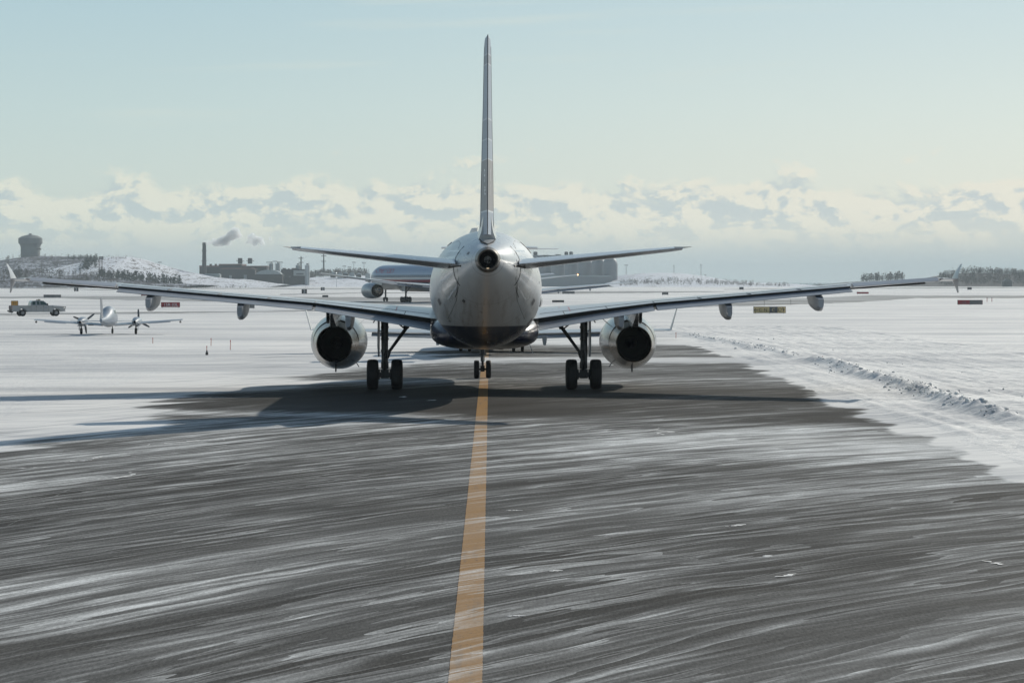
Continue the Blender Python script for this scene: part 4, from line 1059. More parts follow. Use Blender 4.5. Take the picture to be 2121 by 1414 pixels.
def make_main(sd):
    X = sd*3.79; zw = 0.575
    mb = MB(); mb.tube((X, -16.1, 0.95), (X, -16.25, 3.05), .125, .135, 16); mb.tube((X, -16.05, 0.80), (X, -16.1, 1.05), .145, .145, 16)
    for z in (1.45, 1.9, 2.35, 2.7): mb.tube((X, -16.17, z), (X, -16.18, z+.05), .155, n=16)
    for dx_ in (-.10, .11): mb.tube((X+dx_, -16.35, .9), (X+dx_*1.2, -16.45, 2.9), .018, n=6)
    mb.tube((X+sd*.02, -16.45, 1.05), (X+sd*.03, -16.5, 1.75), .045, n=8)
    leg = mb.build('main_gear_leg', GEAR, PL, angle=50)
    mb = MB(); mb.tube((X, -16.1, .50), (X, -16.1, 1.0), .085, n=16); mb.build('strut_piston', CHROME, leg)
    mb = MB(); mb.tube((X-.47, -16.1, zw), (X+.47, -16.1, zw), .075, n=14); mb.box((X, -16.1, zw+.02), (.30, .26, .34)); mb.tube((X-.24, -16.1, zw), (X-.19, -16.1, zw), .20, n=16); mb.tube((X+.19, -16.1, zw), (X+.24, -16.1, zw), .20, n=16)
    mb.box((X-.16, -16.28, zw-.06), (.10, .08, .10)); mb.box((X+.16, -16.28, zw-.06), (.10, .08, .10))
    mb.build('axle', GEARD, leg, angle=50)
    mb = MB(); mb.path([(X-sd*.02, -16.35, .75), (X, -16.75, 1.1), (X, -16.4, 1.5)], .035, 6); mb.build('torque_link', GEARD, leg)
    mb = MB(); A = Vector((X-sd*.08, -16.2, 1.32)); B = Vector((X-sd*1.08, -16.0, 2.70))
    mb.tube(A, B, .055, .075, 10); mb.tube(A+Vector((0, 0, -.12)), A+(B-A)*.08, .08, n=8); m_ = A+(B-A)*.70
    mb.tube(m_+Vector((-.05, 0, .03)), m_+(B-A)*.10, .095, n=8)
    mb.tube(m_, (X-sd*.10, -16.1, 2.86), .032, n=6); mb.tube(m_+Vector((0, 0, .05)), (X-sd*.95, -16.0, 2.9), .025, n=6); mb.build('side_stay', GEARD, leg, angle=50)
    # leg door, edge-on
    mb = MB(); dxo = X+sd*.20
    mb.prism([(dxo, -15.7, 2.95), (dxo, -16.6, 2.95), (dxo+sd*.02, -16.65, 1.7), (dxo, -16.45, 1.25), (dxo, -15.9, 1.25), (dxo, -15.65, 1.9)], (sd*.05, 0, 0)); mb.tube((X+sd*.05, -16.4, 2.2), (dxo, -16.4, 2.25), .02, n=5)
    mb.tube((X+sd*.12, -16.6, 3.0), (X+sd*.42, -16.7, 2.55), .022, n=5); mb.build('gear_door', FLAPP, leg, smooth=False)
    for k in (-1, 1):
        mb = MB(); tyre(mb, (X+k*.462, -16.1, zw), .572, .43); wh = mb.build('wheel', RUBBER, leg, angle=50)
        mb = MB(); rim(mb, (X+k*.462, -16.1, zw), .56, .40); mb.build('wheel_rim', RIM, wh, angle=50)
mirror_pair(make_main)
zw = .385; Y = -5.07
mb = MB(); mb.tube((0, Y, .72), (0, Y-.1, 2.1), .085, .10, 14); mb.tube((0, Y, 1.02), (0, Y, 1.08), .16, n=12); mb.box((0, Y-.05, 1.35), (.20, .2, .18)); mb.box((-.14, Y, 1.62), (.12, .2, .5)); mb.box((.17, Y, 1.65), (.06, .2, .4))
ng = mb.build('nose_gear_leg', GEARD, PL, angle=50)
mb = MB(); mb.tube((0, Y, .35), (0, Y, .8), .055, n=12); mb.box((.05, Y-.2, 1.6), (.02, .02, .5)); mb.build('strut_piston', CHROME, ng)
mb = MB(); mb.tube((-.3, Y, zw), (.3, Y, zw), .045, n=10); mb.tube((0, Y, zw-.10), (0, Y, zw+.15), .09, n=12); mb.path([(0, Y-.1, .45), (0, Y-.35, .75), (0, Y-.12, 1.0)], .04, 6); mb.build('axle', GEARD, ng)
mb = MB(); mb.tube((-.20, Y-.12, 1.74), (-.20, Y+.02, 1.74), .07, n=12); mb.tube((.20, Y-.12, 1.80), (.20, Y+.02, 1.80), .05, n=12); mb.build('taxi_light', GEARD, ng)
for k in (-1, 1):
    mb = MB(); tyre(mb, (k*.255, Y, zw), .383, .225, 32); wh = mb.build('wheel', RUBBER, ng, angle=50)
    mb = MB(); rim(mb, (k*.255, Y, zw), .37, .20); mb.build('wheel_rim', RIM, wh, angle=50)

# --- tailplane
TT = [dict(x=.55, le=27.7, c=3.9, zl=4.46, zh=4.79, ze=4.62, zb=4.44), dict(x=.95, le=28.0, c=3.7, zl=4.50, zh=4.82, ze=4.665, zb=4.47), dict(x=3.5, le=29.85, c=2.45, zl=4.81, zh=5.03, ze=4.92, zb=4.79), dict(x=5.9, le=31.45, c=1.45, zl=5.09, zh=5.205, ze=5.155, zb=5.08), dict(x=6.2, le=31.8, c=1.15, zl=5.14, zh=5.20, ze=5.18, zb=5.14)]
def make_tailplane(sd):
    def pr(s): return [(0, s['zl']), (.03, s['zl']+.05*(s['zh']-s['zb'])*3), (.15, s['zh']-(s['zh']-s['zl'])*.35), (.35, s['zh']-.02), (.70, s['zh']), (.70, s['ze']-.02), (.5, s['zb']+.02), (.3, s['zb']), (.12, s['zb']-.005), (.03, s['zl']-.03)]
    mb = MB(); mb.loft(wing_rings([lerp_st(TT, x) for x in (.55, .95, 2, 3.5, 4.8, 5.9, 6.2)], sd, pr)); tp = mb.build('tailplane', STABP, PL, angle=40)
    def pe(s): return [(.705, s['zh']), (.78, s['zh']-.01), (1.0, s['ze']), (1.0, s['ze']-.015), (.85, s['ze']-.045*(s['zh']-s['ze'])*6), (.705, s['ze']-.04*(s['zh']-s['ze'])*6)]
    mb = MB(); mb.loft(wing_rings([lerp_st(TT, x) for x in (1.02, 2, 3.5, 4.8, 5.88)], sd, pe)); mb.build('elevator', STABP, tp, angle=30)
    mb = MB(); mb.tube((sd*6.2, -32.4, 5.18), (sd*6.42, -33.0, 5.195), .02, .003, n=6); mb.build('static_wick', SEAM, tp)
    for x in (3.2, 4.4, 5.4):
        s_ = lerp_st(TT, x); y = s_['le']+s_['c']; mb = MB(); mb.tube((sd*x, -y, s_['ze']), (sd*x, -(y+.16), s_['ze']-.01), .004, n=4); mb.build('static_wick', SEAM, tp)
    # seal slot in the fuselage side
    for pts_, r in (([(30.9, 47), (30.95, 30), (30.95, 14), (30.95, 0), (30.95, -14), (30.95, -27), (30.95, -36)], .013), ([(30.95, -27), (30.6, -33), (30.2, -38), (29.6, -40)], .011),
                 ([(28.2, 14), (29.2, 10), (30.2, 5), (31.2, 2), (31.9, -2)], .030)):
        mb = MB(); q = []
        for s, a in pts_:
            aa = R(a); q.append(fpt(s, aa if sd > 0 else math.pi-aa, 0.004))
        mb.path(q, r, 5); mb.build('tailplane_seal', SEAM, PL)
    mb = MB(); q = [fpt(s, R(a) if sd > 0 else math.pi-R(a), .003) for s, a in ((31.35, 30), (31.45, 12), (31.45, -8), (31.3, -24), (30.6, -36), (29.4, -44), (28.0, -45), (26.6, -44))]
    mb.path(q, .007, 4); q = [fpt(s, R(a) if sd > 0 else math.pi-R(a), .003) for s, a in ((27.2, 50), (28.4, 54), (29.6, 50), (30.3, 40))]; mb.path(q, .006, 4); mb.build('panel_joint', mat('dark_panel_joint', (0.12, 0.12, 0.12), 0.6), PL)  # dark grey lines for the skin panel joints
    # trim aperture plate
    mb = MB(); rr = []
    for s in (28.6, 29.4, 30.2, 30.85):
        rr.append([fpt(s, R(a) if sd > 0 else math.pi-R(a), .006) for a in (-34, -20, -6, 8, 22, 36)])
    mb.loft(rr, closed=False, caps=False); mb.build('scuff_plate', STABP, PL)
mirror_pair(make_tailplane)

# --- fin and rudder
def m_fin():
    m = bpy.data.materials.new('fin_paint_bands'); m.use_nodes = True
    T = NT(m.node_tree); p = m.node_tree.nodes['Principled BSDF']
    co = T.new('ShaderNodeTexCoord').outputs['Object']; z = T.sep(co)[2]
    t = T.lin(z, 5.0, 12.0)
    def q(zv): return (zv-5.0)/7.0
    gr, tp, dk, wl = (0.37, 0.42, 0.48), (0.33, 0.325, 0.325), (0.32, 0.35, 0.39), (0.62, 0.65, 0.67)
    st = [(0, gr), (q(6.31), wl), (q(6.35), tp), (q(7.93), wl), (q(7.97), gr), (q(8.57), wl), (q(8.60), (0.33, 0.37, 0.42)), (q(9.20), wl), (q(9.23), gr), (q(10.90), wl), (q(10.93), dk), (q(11.19), wl), (q(11.22), gr)]
    T.l.new(T.ramp(t, st, 'CONSTANT'), p.inputs['Base Color']); p.inputs['Roughness'].default_value = 0.5; p.inputs['Specular IOR Level'].default_value = 0.25
    return m
FINR = m_fin()
FNT = [(5.15, 24.6, 32.35, .56), (5.5, 25.3, 32.45, .50), (5.9, 26.0, 32.5, .44), (6.6, 26.9, 32.62, .42), (8.0, 28.1, 32.85, .365), (10.0, 29.75, 33.15, .27), (11.3, 30.8, 33.38, .225), (11.62, 31.2, 33.42, .20), (11.74, 31.55, 33.43, .17), (11.80, 31.9, 33.44, .06)]
def fin_ring(z, us):
    le, te, t = cat_interp(FNT, z); c = te-le
    def hw(u): return t/2*min(1, (u/.25)**.5) if u < .25 else t/2*(1-max(0, u-.42)/.58*0.12) if u < .66 else t/2*(.95-.92*(u-.66)/.34)
    return [(hw(u), -(le+u*c), z) for u in us] + [(-hw(u), -(le+u*c), z) for u in reversed(us)]
zs = [5.15, 5.35, 5.6, 5.9, 6.3, 7, 8, 9, 10, 11, 11.4, 11.62, 11.74, 11.8]
mb = MB(); mb.loft([fin_ring(z, [.001, .03, .08, .16, .25, .42, .55, .655]) for z in zs]); fin = mb.build('fin', mat('blue_grey_fin_paint', (0.42, 0.46, 0.51), 0.45, spec=0.3), PL, angle=40)
mb = MB(); mb.loft([fin_ring(z, [.66, .75, .85, .93, 1.0]) for z in zs[2:]]); rud = mb.build('rudder', FINR, fin, angle=25)
mb = MB(); q = [Vector((0, -(cat_interp(FNT, z)[1]+.004), z)) for z in zs[2:]]; mb.path(q, .016, 5); mb.build('trailing_edge', mat('dark_edge_strip', (0.10, 0.10, 0.10), 0.5), rud)
mb = MB(); q = [fpt(s, R(90), .012)+Vector((x, 0, 0)) for s, x in ((31.4, -.24), (31.9, -.18), (32.45, 0), (31.9, .18), (31.5, .23))]; mb.path(q, .022, 5)
for sg in (-1, 1):
    q = [Vector((sg*(abs(fin_ring(z, [.66])[0][0])+.002), fin_ring(z, [.66])[0][1], z)) for z in (5.62, 6.2, 7, 8, 9, 10, 11, 11.5)]; mb.path(q, .007, 4)
mb.build('rudder_gap', SEAM, fin)
# fillet round the base of the fin
mb = MB(); rings = []
for z, e in ((5.30, .22), (5.50, .12), (5.68, .06), (5.9, .025), (6.2, .004)):
    r = fin_ring(z, [.001, .05, .16, .3, .45, .60, .80]); rings.append([(x+math.copysign(e, x)*(0.4 if abs(x) < .02 else 1), y+(e*.9 if i in (0, 13) else 0), z) for i, (x, y, z) in enumerate(r)])
mb.loft(rings); mb.build('fin_fillet', FUS, fin, angle=60)
# lettering on the rudder, seen nearly edge-on
def side_text(body, size, yc, z0, sd, par, m, surf, name='lettering', squeeze=1.0, lean=0.0):
    vs, fs = text_geo(body, size); mb = MB(); out = []
    for a, b in vs:
        y = yc + (a*squeeze)*(1 if sd > 0 else -1); z = z0+b
        out.append(surf(y, z, sd))
    mb.add(out, fs); return mb.build(name, m, par, smooth=False, fix=False)
def rud_surf(y, z, sd):
    le, te, t = cat_interp(FNT, z); u = (-y-le)/(te-le); h = t/2*(.95-.92*(u-.66)/.34)
    return Vector((sd*(h+.006), y, z))
side_text('9', .62, -32.0, 7.25, -1, rud, MARK, rud_surf, squeeze=1.6)
side_text('e', .62, -32.0, 6.85, -1, rud, MARK, rud_surf, squeeze=1.6)
side_text('I', .55, -31.95, 7.30, 1, rud, MARK, rud_surf, squeeze=1.6)
side_text('l', .50, -32.0, 6.85, 1, rud, MARK, rud_surf, squeeze=1.6)
# small fuselage fittings
mb = MB()
for s, a, w_, l_ in ((32.3, 148, .05, .12), (29.9, 234, .05, .16), (27.2, 205, .10, .26), (27.2, -25, .10, .26), (25.0, -38, .14, .34)):
    c = fpt(s, R(a), .004); n_ = Vector((math.cos(R(a)), 0, math.sin(R(a)))); tn = Vector((-n_.z, 0, n_.x)); ax = (fpt(s+.2, R(a), .004)-fpt(s-.2, R(a), .004)).normalized()
    mb.add([c-tn*w_-ax*l_, c+tn*w_-ax*l_, c+tn*w_+ax*l_, c-tn*w_+ax*l_], [(0, 1, 2, 3)])
mb.build('access_panel', mat('dark_access_panel', (0.10, 0.10, 0.105), 0.4), PL, smooth=False)
mb = MB()
for s, a in ((9.5, 90), (14, 90)):
    c = fpt(s, R(a)); mb.prism([c+Vector((-.01, .22, 0)), c+Vector((-.01, -.22, 0)), c+Vector((-.01, -.28, .30)), c+Vector((-.01, -.08, .32))], (.02, 0, 0))
c = fpt(12, R(-62)); mb.prism([Vector((1.62, -19.2, 1.85)), Vector((1.62, -19.5, 1.85)), Vector((1.78, -19.5, 1.45)), Vector((1.76, -19.4, 1.45))], (.02, 0, 0))
mb.build('blade_antenna', WHITE, PL, smooth=False)
mb = MB(); q = [fpt(25.6, R(a), .01) for a in (52, 48, 44, 40, 36)]; mb.path(q, .014, 5); q = [fpt(25.6, math.pi-R(a), .01) for a in (52, 46)]; mb.path(q, .012, 5); mb.build('door_edge', SEAM, PL)
mb = MB(); mb.lathe([(0, .11), (.03, .10), (.06, .03)], (.62, -15.5, 1.50), 'z', 14); mb.build('belly_beacon', GEARD, PL)

# ================================================================== OTHER JETS
def simple_jet(name, loc, rz, spec, label, cat, group=None):
    o = empty(name, loc, rz, label, cat, group); S = spec
    mb = MB(); L = S['L']; r = S['r']; zc = S['zc']
    tab = [(0, zc-.25*r+.03, zc-.25*r-.03, .04), (.03*L, zc+.45*r, zc-.72*r, .55*r), (.07*L, zc+.85*r, zc-.92*r, .84*r), (.13*L, zc+r, zc-r, r), (.62*L, zc+r, zc-r, r), (.72*L, zc+r, zc-.86*r, .97*r), (.86*L, zc+.93*r, zc-.25*r, .66*r), (.96*L, zc+.78*r, zc+.28*r, .28*r), (L, zc+.66*r, zc+.44*r, .12*r)]
    body_loft(mb, tab, 0, L, L/60, 40); f_ = mb.build('fuselage', S['fm'], o, angle=60)
    rings = []; mb = MB()
    for s, k in ((.30, .5), (.34, .95), (.40, 1.04), (.55, 1.04), (.60, .9), (.64, .5)):
        rings.append([(r*k*math.cos(a)*1.0, -s*L, zc-r*.62+r*.5*math.sin(a)) for a in np.linspace(0, 2*math.pi, 24, endpoint=False)])
    mb.loft(rings); mb.build('belly_fairing', S['bm'], o, angle=60)
    def wing(nm, tabs, tc, flap, par=None, m=None):
        for sd in (-1, 1):
            mb = MB(); rings = []
            for x, le, te, z in tabs:
                c = te-le; U = (0, .05, .2, .45, .75, 1.0, .98, .6, .3, .08)
                H = (0, .35, .75, 1, .55, .03, -.03, -.45, -.5, -.3)
                rings.append([(sd*x, -(le+u*c), z+h*tc*c*.5) for u, h in zip(U, H)])
            mb.loft(rings); wo = mb.build(nm, m or WINGP, o, angle=40)
            if flap:
                mb = MB(); rings = []
                for x, le, te, z in flap: rings.append([(sd*x, -(te-.1), z-.04), (sd*x, -(te+le), z-.04-le*.36), (sd*x, -(te+le), z-.09-le*.36), (sd*x, -(te-.1), z-.22)])
                mb.loft(rings); mb.build('flap', FLAPP, wo, angle=30)
                for x, le, te, z in flap[1:-1]:
                    mb = MB(); rings = []
                    for t in (-1.6, -.8, .2, .9): wd = .20*(1-abs(t+.2)*.35); rings.append([(sd*x-wd, -(te+t), z-.15), (sd*x+wd, -(te+t), z-.15), (sd*x+wd*.6, -(te+t), z-.55-.12*t), (sd*x-wd*.6, -(te+t), z-.55-.12*t)])
                    mb.loft(rings); mb.build('flap_track_fairing', FLAPP, wo, angle=40)
            yield sd, wo
    for sd, wo in wing('wing', S['wing'], .11, S.get('flap')):
        x, le, te, z = S['wing'][-1]
        if S.get('winglet'):
            wx, wz = S['winglet']; mb = MB()
            mb.prism([(sd*x, -le-.2, z), (sd*x, -te, z), (sd*(x+wx), -te-.5, z+wz), (sd*(x+wx), -te-.05, z+wz)], (sd*.05, 0, 0)); mb.build('winglet', WHITE, wo, smooth=False)
        if S.get('tiplight'):
            mb = MB(); mb.lathe([(-.2, .01), (-.1, .12), (.1, .12), (.2, .01)], (sd*(x+.1), -(te-.2), z), 'y', 10); mb.build('tip_light', S['tiplight'], wo)
    for sd, wo in wing('tailplane', S['tail'], .09, None): pass
    mb = MB(); rings = []
    for z, le, te, t in S['fin']: rings.append([(0, -le, z), (t/2, -(le+.3*(te-le)), z), (t*.4, -(le+.6*(te-le)), z), (.02, -te, z), (-.02, -te, z), (-t*.4, -(le+.6*(te-le)), z), (-t/2, -(le+.3*(te-le)), z)])
    mb.loft(rings); fo = mb.build('fin', S['finm'], o, angle=40)
    for (x, y0, y1, z, rr) in S['eng']:
        for sd in (-1, 1):
            Ln = y1-y0; mb = MB(); mb.lathe([(0, rr*.85), (-.03*Ln, rr*.93), (-.15*Ln, rr), (-.45*Ln, rr), (-.72*Ln, rr*.92), (-.78*Ln, rr*.86), (-.78*Ln, rr*.80)], (sd*x, -y0, z), 'y', 32); eo = mb.build('engine', S['em'], o, angle=40)
            mb = MB(); mb.lathe([(-.6*Ln, rr*.79), (-.76*Ln, rr*.79)], (sd*x, -y0, z), 'y', 28); mb.lathe([(-.6*Ln, rr*.79), (-.6*Ln, rr*.5)], (sd*x, -y0, z), 'y', 28); mb.build('exhaust_duct', HOLE, eo)
            mb = MB(); mb.lathe([(-.6*Ln, rr*.58), (-.8*Ln, rr*.52), (-.95*Ln, rr*.40), (-.95*Ln, rr*.30), (-1.02*Ln, rr*.1), (-1.05*Ln, .02)], (sd*x, -y0, z), 'y', 24); mb.build('core_nozzle', NOZ, eo)
            mb = MB(); mb.lathe([(0, rr*.85), (-.15*Ln, rr*.8), (-.15*Ln, .02)], (sd*x, -y0, z), 'y', 24); mb.build('intake', HOLE, eo)
            mb = MB()
            if S.get('rear'): mb.box((sd*(x-rr*.9-.1), -(y0+y1)/2, z), (abs(x)-r*.4, Ln*.6, .22)) if False else mb.prism([(sd*(x-rr*.8), -(y0+.4*Ln), z-.1), (sd*(x-rr*.8), -(y0+.8*Ln), z-.1), (sd*r*.7, -(y0+.85*Ln), z-.1), (sd*r*.7, -(y0+.35*Ln), z-.1)], (0, 0, .22))
            else: mb.prism([(sd*x-.15, -(y0+.2*Ln), z+rr*.9), (sd*x-.15, -(y1+.9), z+rr*.7), (sd*x-.15, -(y1+2.2), S['pyz']), (sd*x-.15, -(y0+.55*Ln), S['pyz']+.2)], (.3, 0, 0))
            mb.build('pylon', S['em'], eo, smooth=False)
    for (x, y, zt, rr, ww, nw, pitch) in S['gear']:
        for sd in ((-1, 1) if x else (1,)):
            mb = MB(); mb.tube((sd*x, -y, rr), (sd*x, -y, zt), .11*S['gs'], .15*S['gs'], 10)
            if x: mb.tube((sd*x, -y, rr+.9*S['gs']), (sd*(x-1.1*S['gs']), -y, zt), .06*S['gs'], n=8)
            lg = mb.build('main_gear_leg' if x else 'nose_gear_leg', GEARD, o)
            for row in range(nw):
                yy = y+(row-(nw-1)/2)*pitch
                for k in (-1, 1):
                    mb = MB(); tyre(mb, (sd*x+k*ww, -yy, rr), rr, ww*.75, 24); rim(mb, (sd*x+k*ww, -yy, rr), rr*.97, ww*.7, 16); mb.build('wheel', RUBBER, lg, angle=50)
            if nw > 1:
                mb = MB(); mb.box((sd*x, -y, rr), (.25, pitch*nw*.75, .28)); mb.build('bogie_beam', GEARD, lg, smooth=False)
            if x and S.get('door'):
                mb = MB(); mb.box((sd*(x+.55), -y, zt-1.0), (.08, 1.7, 1.3)); mb.build('gear_door', WHITE, lg, smooth=False)
    return o, tab
# widebody behind the left wing
def m_stripes():
    m = bpy.data.materials.new('striped_bare_metal_skin'); m.use_nodes = True
    T = NT(m.node_tree); p = m.node_tree.nodes['Principled BSDF']
    z = T.sep(T.new('ShaderNodeTexCoord').outputs['Object'])[2]; t = T.lin(z, 2.0, 8.0)
    met, blu, red, wh = (0.28, 0.34, 0.45), (0.035, 0.09, 0.18), (0.40, 0.05, 0.06), (0.62, 0.63, 0.64)
    q = lambda v: (v-2)/6.0
    T.l.new(T.ramp(t, [(0, (0.30, 0.31, 0.32)), (q(3.75), (0.16, 0.20, 0.23)), (q(4.0), red), (q(4.55), wh), (q(5.0), blu), (q(5.55), met)], 'CONSTANT'), p.inputs['Base Color'])
    p.inputs['Roughness'].default_value = 0.35; p.inputs['Metallic'].default_value = 0.25; p.inputs['Coat Weight'].default_value = 0.3
    return m
STR = m_stripes()
psi = R(24)
spec = dict(L=54.9, r=2.6, zc=5.05, fm=STR, bm=WINGL, finm=STABP, em=mat('grey_engine_cowl', (0.38, 0.40, 0.42), 0.3, metal=.3, coat=.3), pyz=4.0, gs=1.5, door=True,
    wing=[(1.5, 19.0, 29.5, 3.3), (7.8, 23.0, 30.5, 4.0), (25.0, 34.0, 36.6, 5.75)], flap=[(2.6, .9, 29.6, 3.35), (7.0, .9, 30.4, 3.9), (14, .7, 32.6, 4.6), (19, .6, 34.2, 5.1)],
    tail=[(.6, 46.5, 52.5, 6.7), (9.3, 52.2, 54.6, 7.6)], fin=[(6.9, 42, 51.5, .7), (14.5, 51.6, 54.4, .3)], eng=[(7.9, 16.4, 23.4, 2.35, 1.62)],
    gear=[(4.65, 29.2, 3.9, .58, .57, 2, 1.42), (0, 6.4, 3.3, .47, .32, 1, 1)])
# main-gear midpoint sits at (x, d); nose origin is 29.2 m ahead of it
gxw, gyw = -12.4, 503.0
hx, hy = -math.sin(psi), math.cos(psi)
AA, tabA = simple_jet('airliner', (gxw+hx*29.2, gyw+hy*29.2, 0), psi, spec, 'white and silver widebody jet with blue and red stripes behind the left wing', 'airliner')
def fus_surf(tab):
    def s(y, z, sd):
        zt, zb, hw = cat_interp(tab, -y); zc = (zt+zb)/2; h = (zt-zb)/2; k = min(.99, abs((z-zc)/h)); return Vector((sd*(hw*math.sqrt(1-k*k)+.02), y, z))
    return s
AAf = [c for c in AA.children if c.name.startswith('fuselage')][0]
side_text('American', 1.9, -11.2, 5.95, -1, AAf, mat('red_title_paint', (0.42, 0.06, 0.08), 0.4), fus_surf(tabA), squeeze=1.5)
mb = MB()
for i in range(40):
    for sd in (-1, 1):
        y = -7.5-i*1.05; a = fus_surf(tabA)(y, 5.42, sd); b = fus_surf(tabA)(y-.26, 5.42, sd); c = fus_surf(tabA)(y-.26, 5.10, sd); d = fus_surf(tabA)(y, 5.10, sd); mb.add([a, b, c, d], [(0, 1, 2, 3)])
mb.build('window_row', GLASSD, AAf, smooth=False)
mb = MB()
for sd in (-1, 1):
    for y0, y1 in ((-1.9, -2.5), (-2.6, -3.2)):
        S_ = fus_surf(tabA); mb.add([S_(y0, 5.75, sd), S_(y1, 5.85, sd), S_(y1, 6.25, sd), S_(y0, 6.15, sd)], [(0, 1, 2, 3)])
mb.build('cockpit_window', GLASSD, AAf, smooth=False)
# regional jet directly in front of the near airliner
psi2 = R(-0.6)
specR = dict(L=26.8, r=1.35, zc=2.2, fm=mat('regional_jet_paint', (0.50, 0.52, 0.54), .3, coat=.4), bm=WINGL, finm=STABP, em=NACP, rear=True, gs=.8, pyz=2,
    wing=[(.9, 11.2, 16.2, 1.05), (3.2, 13.0, 16.5, 1.12), (10.3, 17.3, 18.6, 1.33)], flap=[(1.4, .55, 16.2, 1.02), (3.1, .5, 16.45, 1.10), (6.9, .45, 17.3, 1.22)], winglet=(.30, 1.25),
    tail=[(.05, 24.2, 26.7, 6.0), (2.6, 25.2, 27.0, 5.93)], fin=[(3.4, 19.8, 24.2, .42), (6.05, 23.6, 26.4, .26)], eng=[(2.30, 16.9, 21.0, 3.0, .66)],
    gear=[(1.56, 14.2, 1.2, .38, .26, 1, 1), (0, 2.9, 1.2, .22, .15, 1, 1)])
RJX, RJY = 0.34, 147.5
simple_jet('regional_jet', (RJX+math.sin(-psi2)*14.2, RJY+14.2, 0), psi2, specR, 'small regional jet with upturned wing tips waiting beyond the near airliner', 'regional jet')
# two airliners mostly hidden behind the near fuselage on the right
def narrow(tl=None): return dict(L=33.8, r=1.98, zc=3.8, fm=MATS['plain_white_jet_paint'], bm=WINGL, finm=STABP, em=NACP, pyz=3.0, gs=1,
    wing=[(1.2, 10.6, 17.8, 2.55), (6.35, 13.3, 17.9, 3.1), (17.0, 19.0, 20.5, 4.15)], flap=[(2.0, .9, 17.8, 2.6), (5.9, .9, 17.9, 3.0), (9.2, .8, 18.5, 3.35), (13.4, .7, 19.6, 3.8)],
    tail=[(.6, 27.6, 31.6, 4.75), (6.2, 31.4, 32.8, 5.3)], fin=[(5.6, 25.3, 31.5, .5), (10.9, 30.4, 33.2, .25)], eng=[(5.75, 10.4, 14.6, 1.7, 1.0)],
    gear=[(3.79, 16.1, 2.7, .57, .46, 1, 1), (0, 5.07, 2.2, .38, .25, 1, 1)], tiplight=tl)
specT = dict(L=44, r=1.70, zc=3.1, fm=mat('plain_white_jet_paint', (0.50, 0.51, 0.52), .3, coat=.3), bm=WINGL, finm=STABP, em=NACP, rear=True, pyz=2.0, gs=1,
    wing=[(1.2, 18.5, 26.0, 2.35), (5.5, 21.0, 26.3, 3.0), (17.3, 28.6, 30.2, 4.05)], flap=[(2.0, .9, 26.0, 2.45), (6.4, .8, 26.5, 3.05), (11.0, .7, 28.0, 3.45), (13.5, .5, 28.9, 3.65)],
    tail=[(.1, 40.0, 43.6, 8.75), (5.9, 42.3, 44.0, 8.72)], fin=[(4.6, 33, 40, .5), (8.8, 40.2, 43.3, .35)], eng=[(2.75, 32, 37.5, 3.9, .85)],
    gear=[(2.54, 25.0, 2.2, .5, .40, 1, 1), (0, 3.5, 2.0, .33, .22, 1, 1)])
T0 = px(1069, 584, 350)
simple_jet('airliner', (T0.x, 350+44, 0), 0, specT, 'high tailed jet mostly hidden behind the near fuselage, one long wing low over the snow', 'airliner')
LAMP = mat('orange_tip_lamp', (0.9, 0.5, 0.2), .2, emit=((1.0, .50, .18), 9.0))
T1 = px(1043, 584, 575)
sp = narrow(LAMP); sp['wing'] = [(1.2, 10.6, 17.8, 3.9), (6.35, 13.3, 17.9, 4.6), (17.0, 19.0, 20.5, 5.75)]; sp['flap'] = None
simple_jet('airliner', (T1.x, 575+20, 0), 0, sp, 'distant jet showing only a thin wing with an orange tip lamp before the tanks', 'airliner')

# ---- the small twin propeller aircraft
ps = R(2.3); TW = empty('propeller_plane', (0, 0, 0), ps, 'small white twin propeller plane taxiing over the snow on the left', 'propeller plane')
d0 = 195.8; kk = d0/FPX; cxp = CX+(225-VX)*kk
TW.location = (cxp+math.sin(-ps)*3.6, d0+math.cos(ps)*3.6, 0)   # nose origin, main wheels 3.6 m aft
WP = mat('white_blue_light_plane_paint', (0.23, 0.27, 0.32), .40, coat=.2, var=.05)
tabT0 = [(0, 1.25, .95, .12), (.4, 1.42, .74, .35), (1.2, 1.62, .62, .52), (2.0, 1.98, .57, .62), (3.0, 2.18, .55, .66), (4.4, 2.15, .58, .66), (5.6, 1.80, .68, .54), (7.2, 1.45, .84, .32), (8.8, 1.30, 1.0, .12)]
tabT = [(a, b, c, d*0.86) for a, b, c, d in tabT0]
mb = MB(); body_loft(mb, tabT, 0, 8.8, .2, 32); tf = mb.build('fuselage', WP, TW, angle=60)
mb = MB(); S_ = fus_surf(tabT)
for sd in (-1, 1):
    for y0, y1 in ((-1.9, -2.35), (-2.45, -3.0), (-3.1, -3.6), (-3.75, -4.2)): mb.add([S_(y0, 1.62, sd), S_(y1, 1.62, sd), S_(y1, 1.90, sd), S_(y0, 1.86, sd)], [(0, 1, 2, 3)])
mb.build('cabin_window', GLASSD, tf, smooth=False)
def lw(nm, tabs, tc, m, par, extra=None):
    for sd in (-1, 1):
        mb = MB(); rings = []
        for x, le, te, z in tabs:
            c = te-le; rings.append([(sd*x, -(le+u*c), z+h*tc*c*.5) for u, h in zip((0, .05, .2, .45, .75, 1.0, .98, .6, .3, .08), (0, .4, .8, 1, .5, .03, -.03, -.5, -.6, -.35))])
        mb.loft(rings); wo = mb.build(nm, m, par, angle=40)
        if extra: extra(sd, wo)
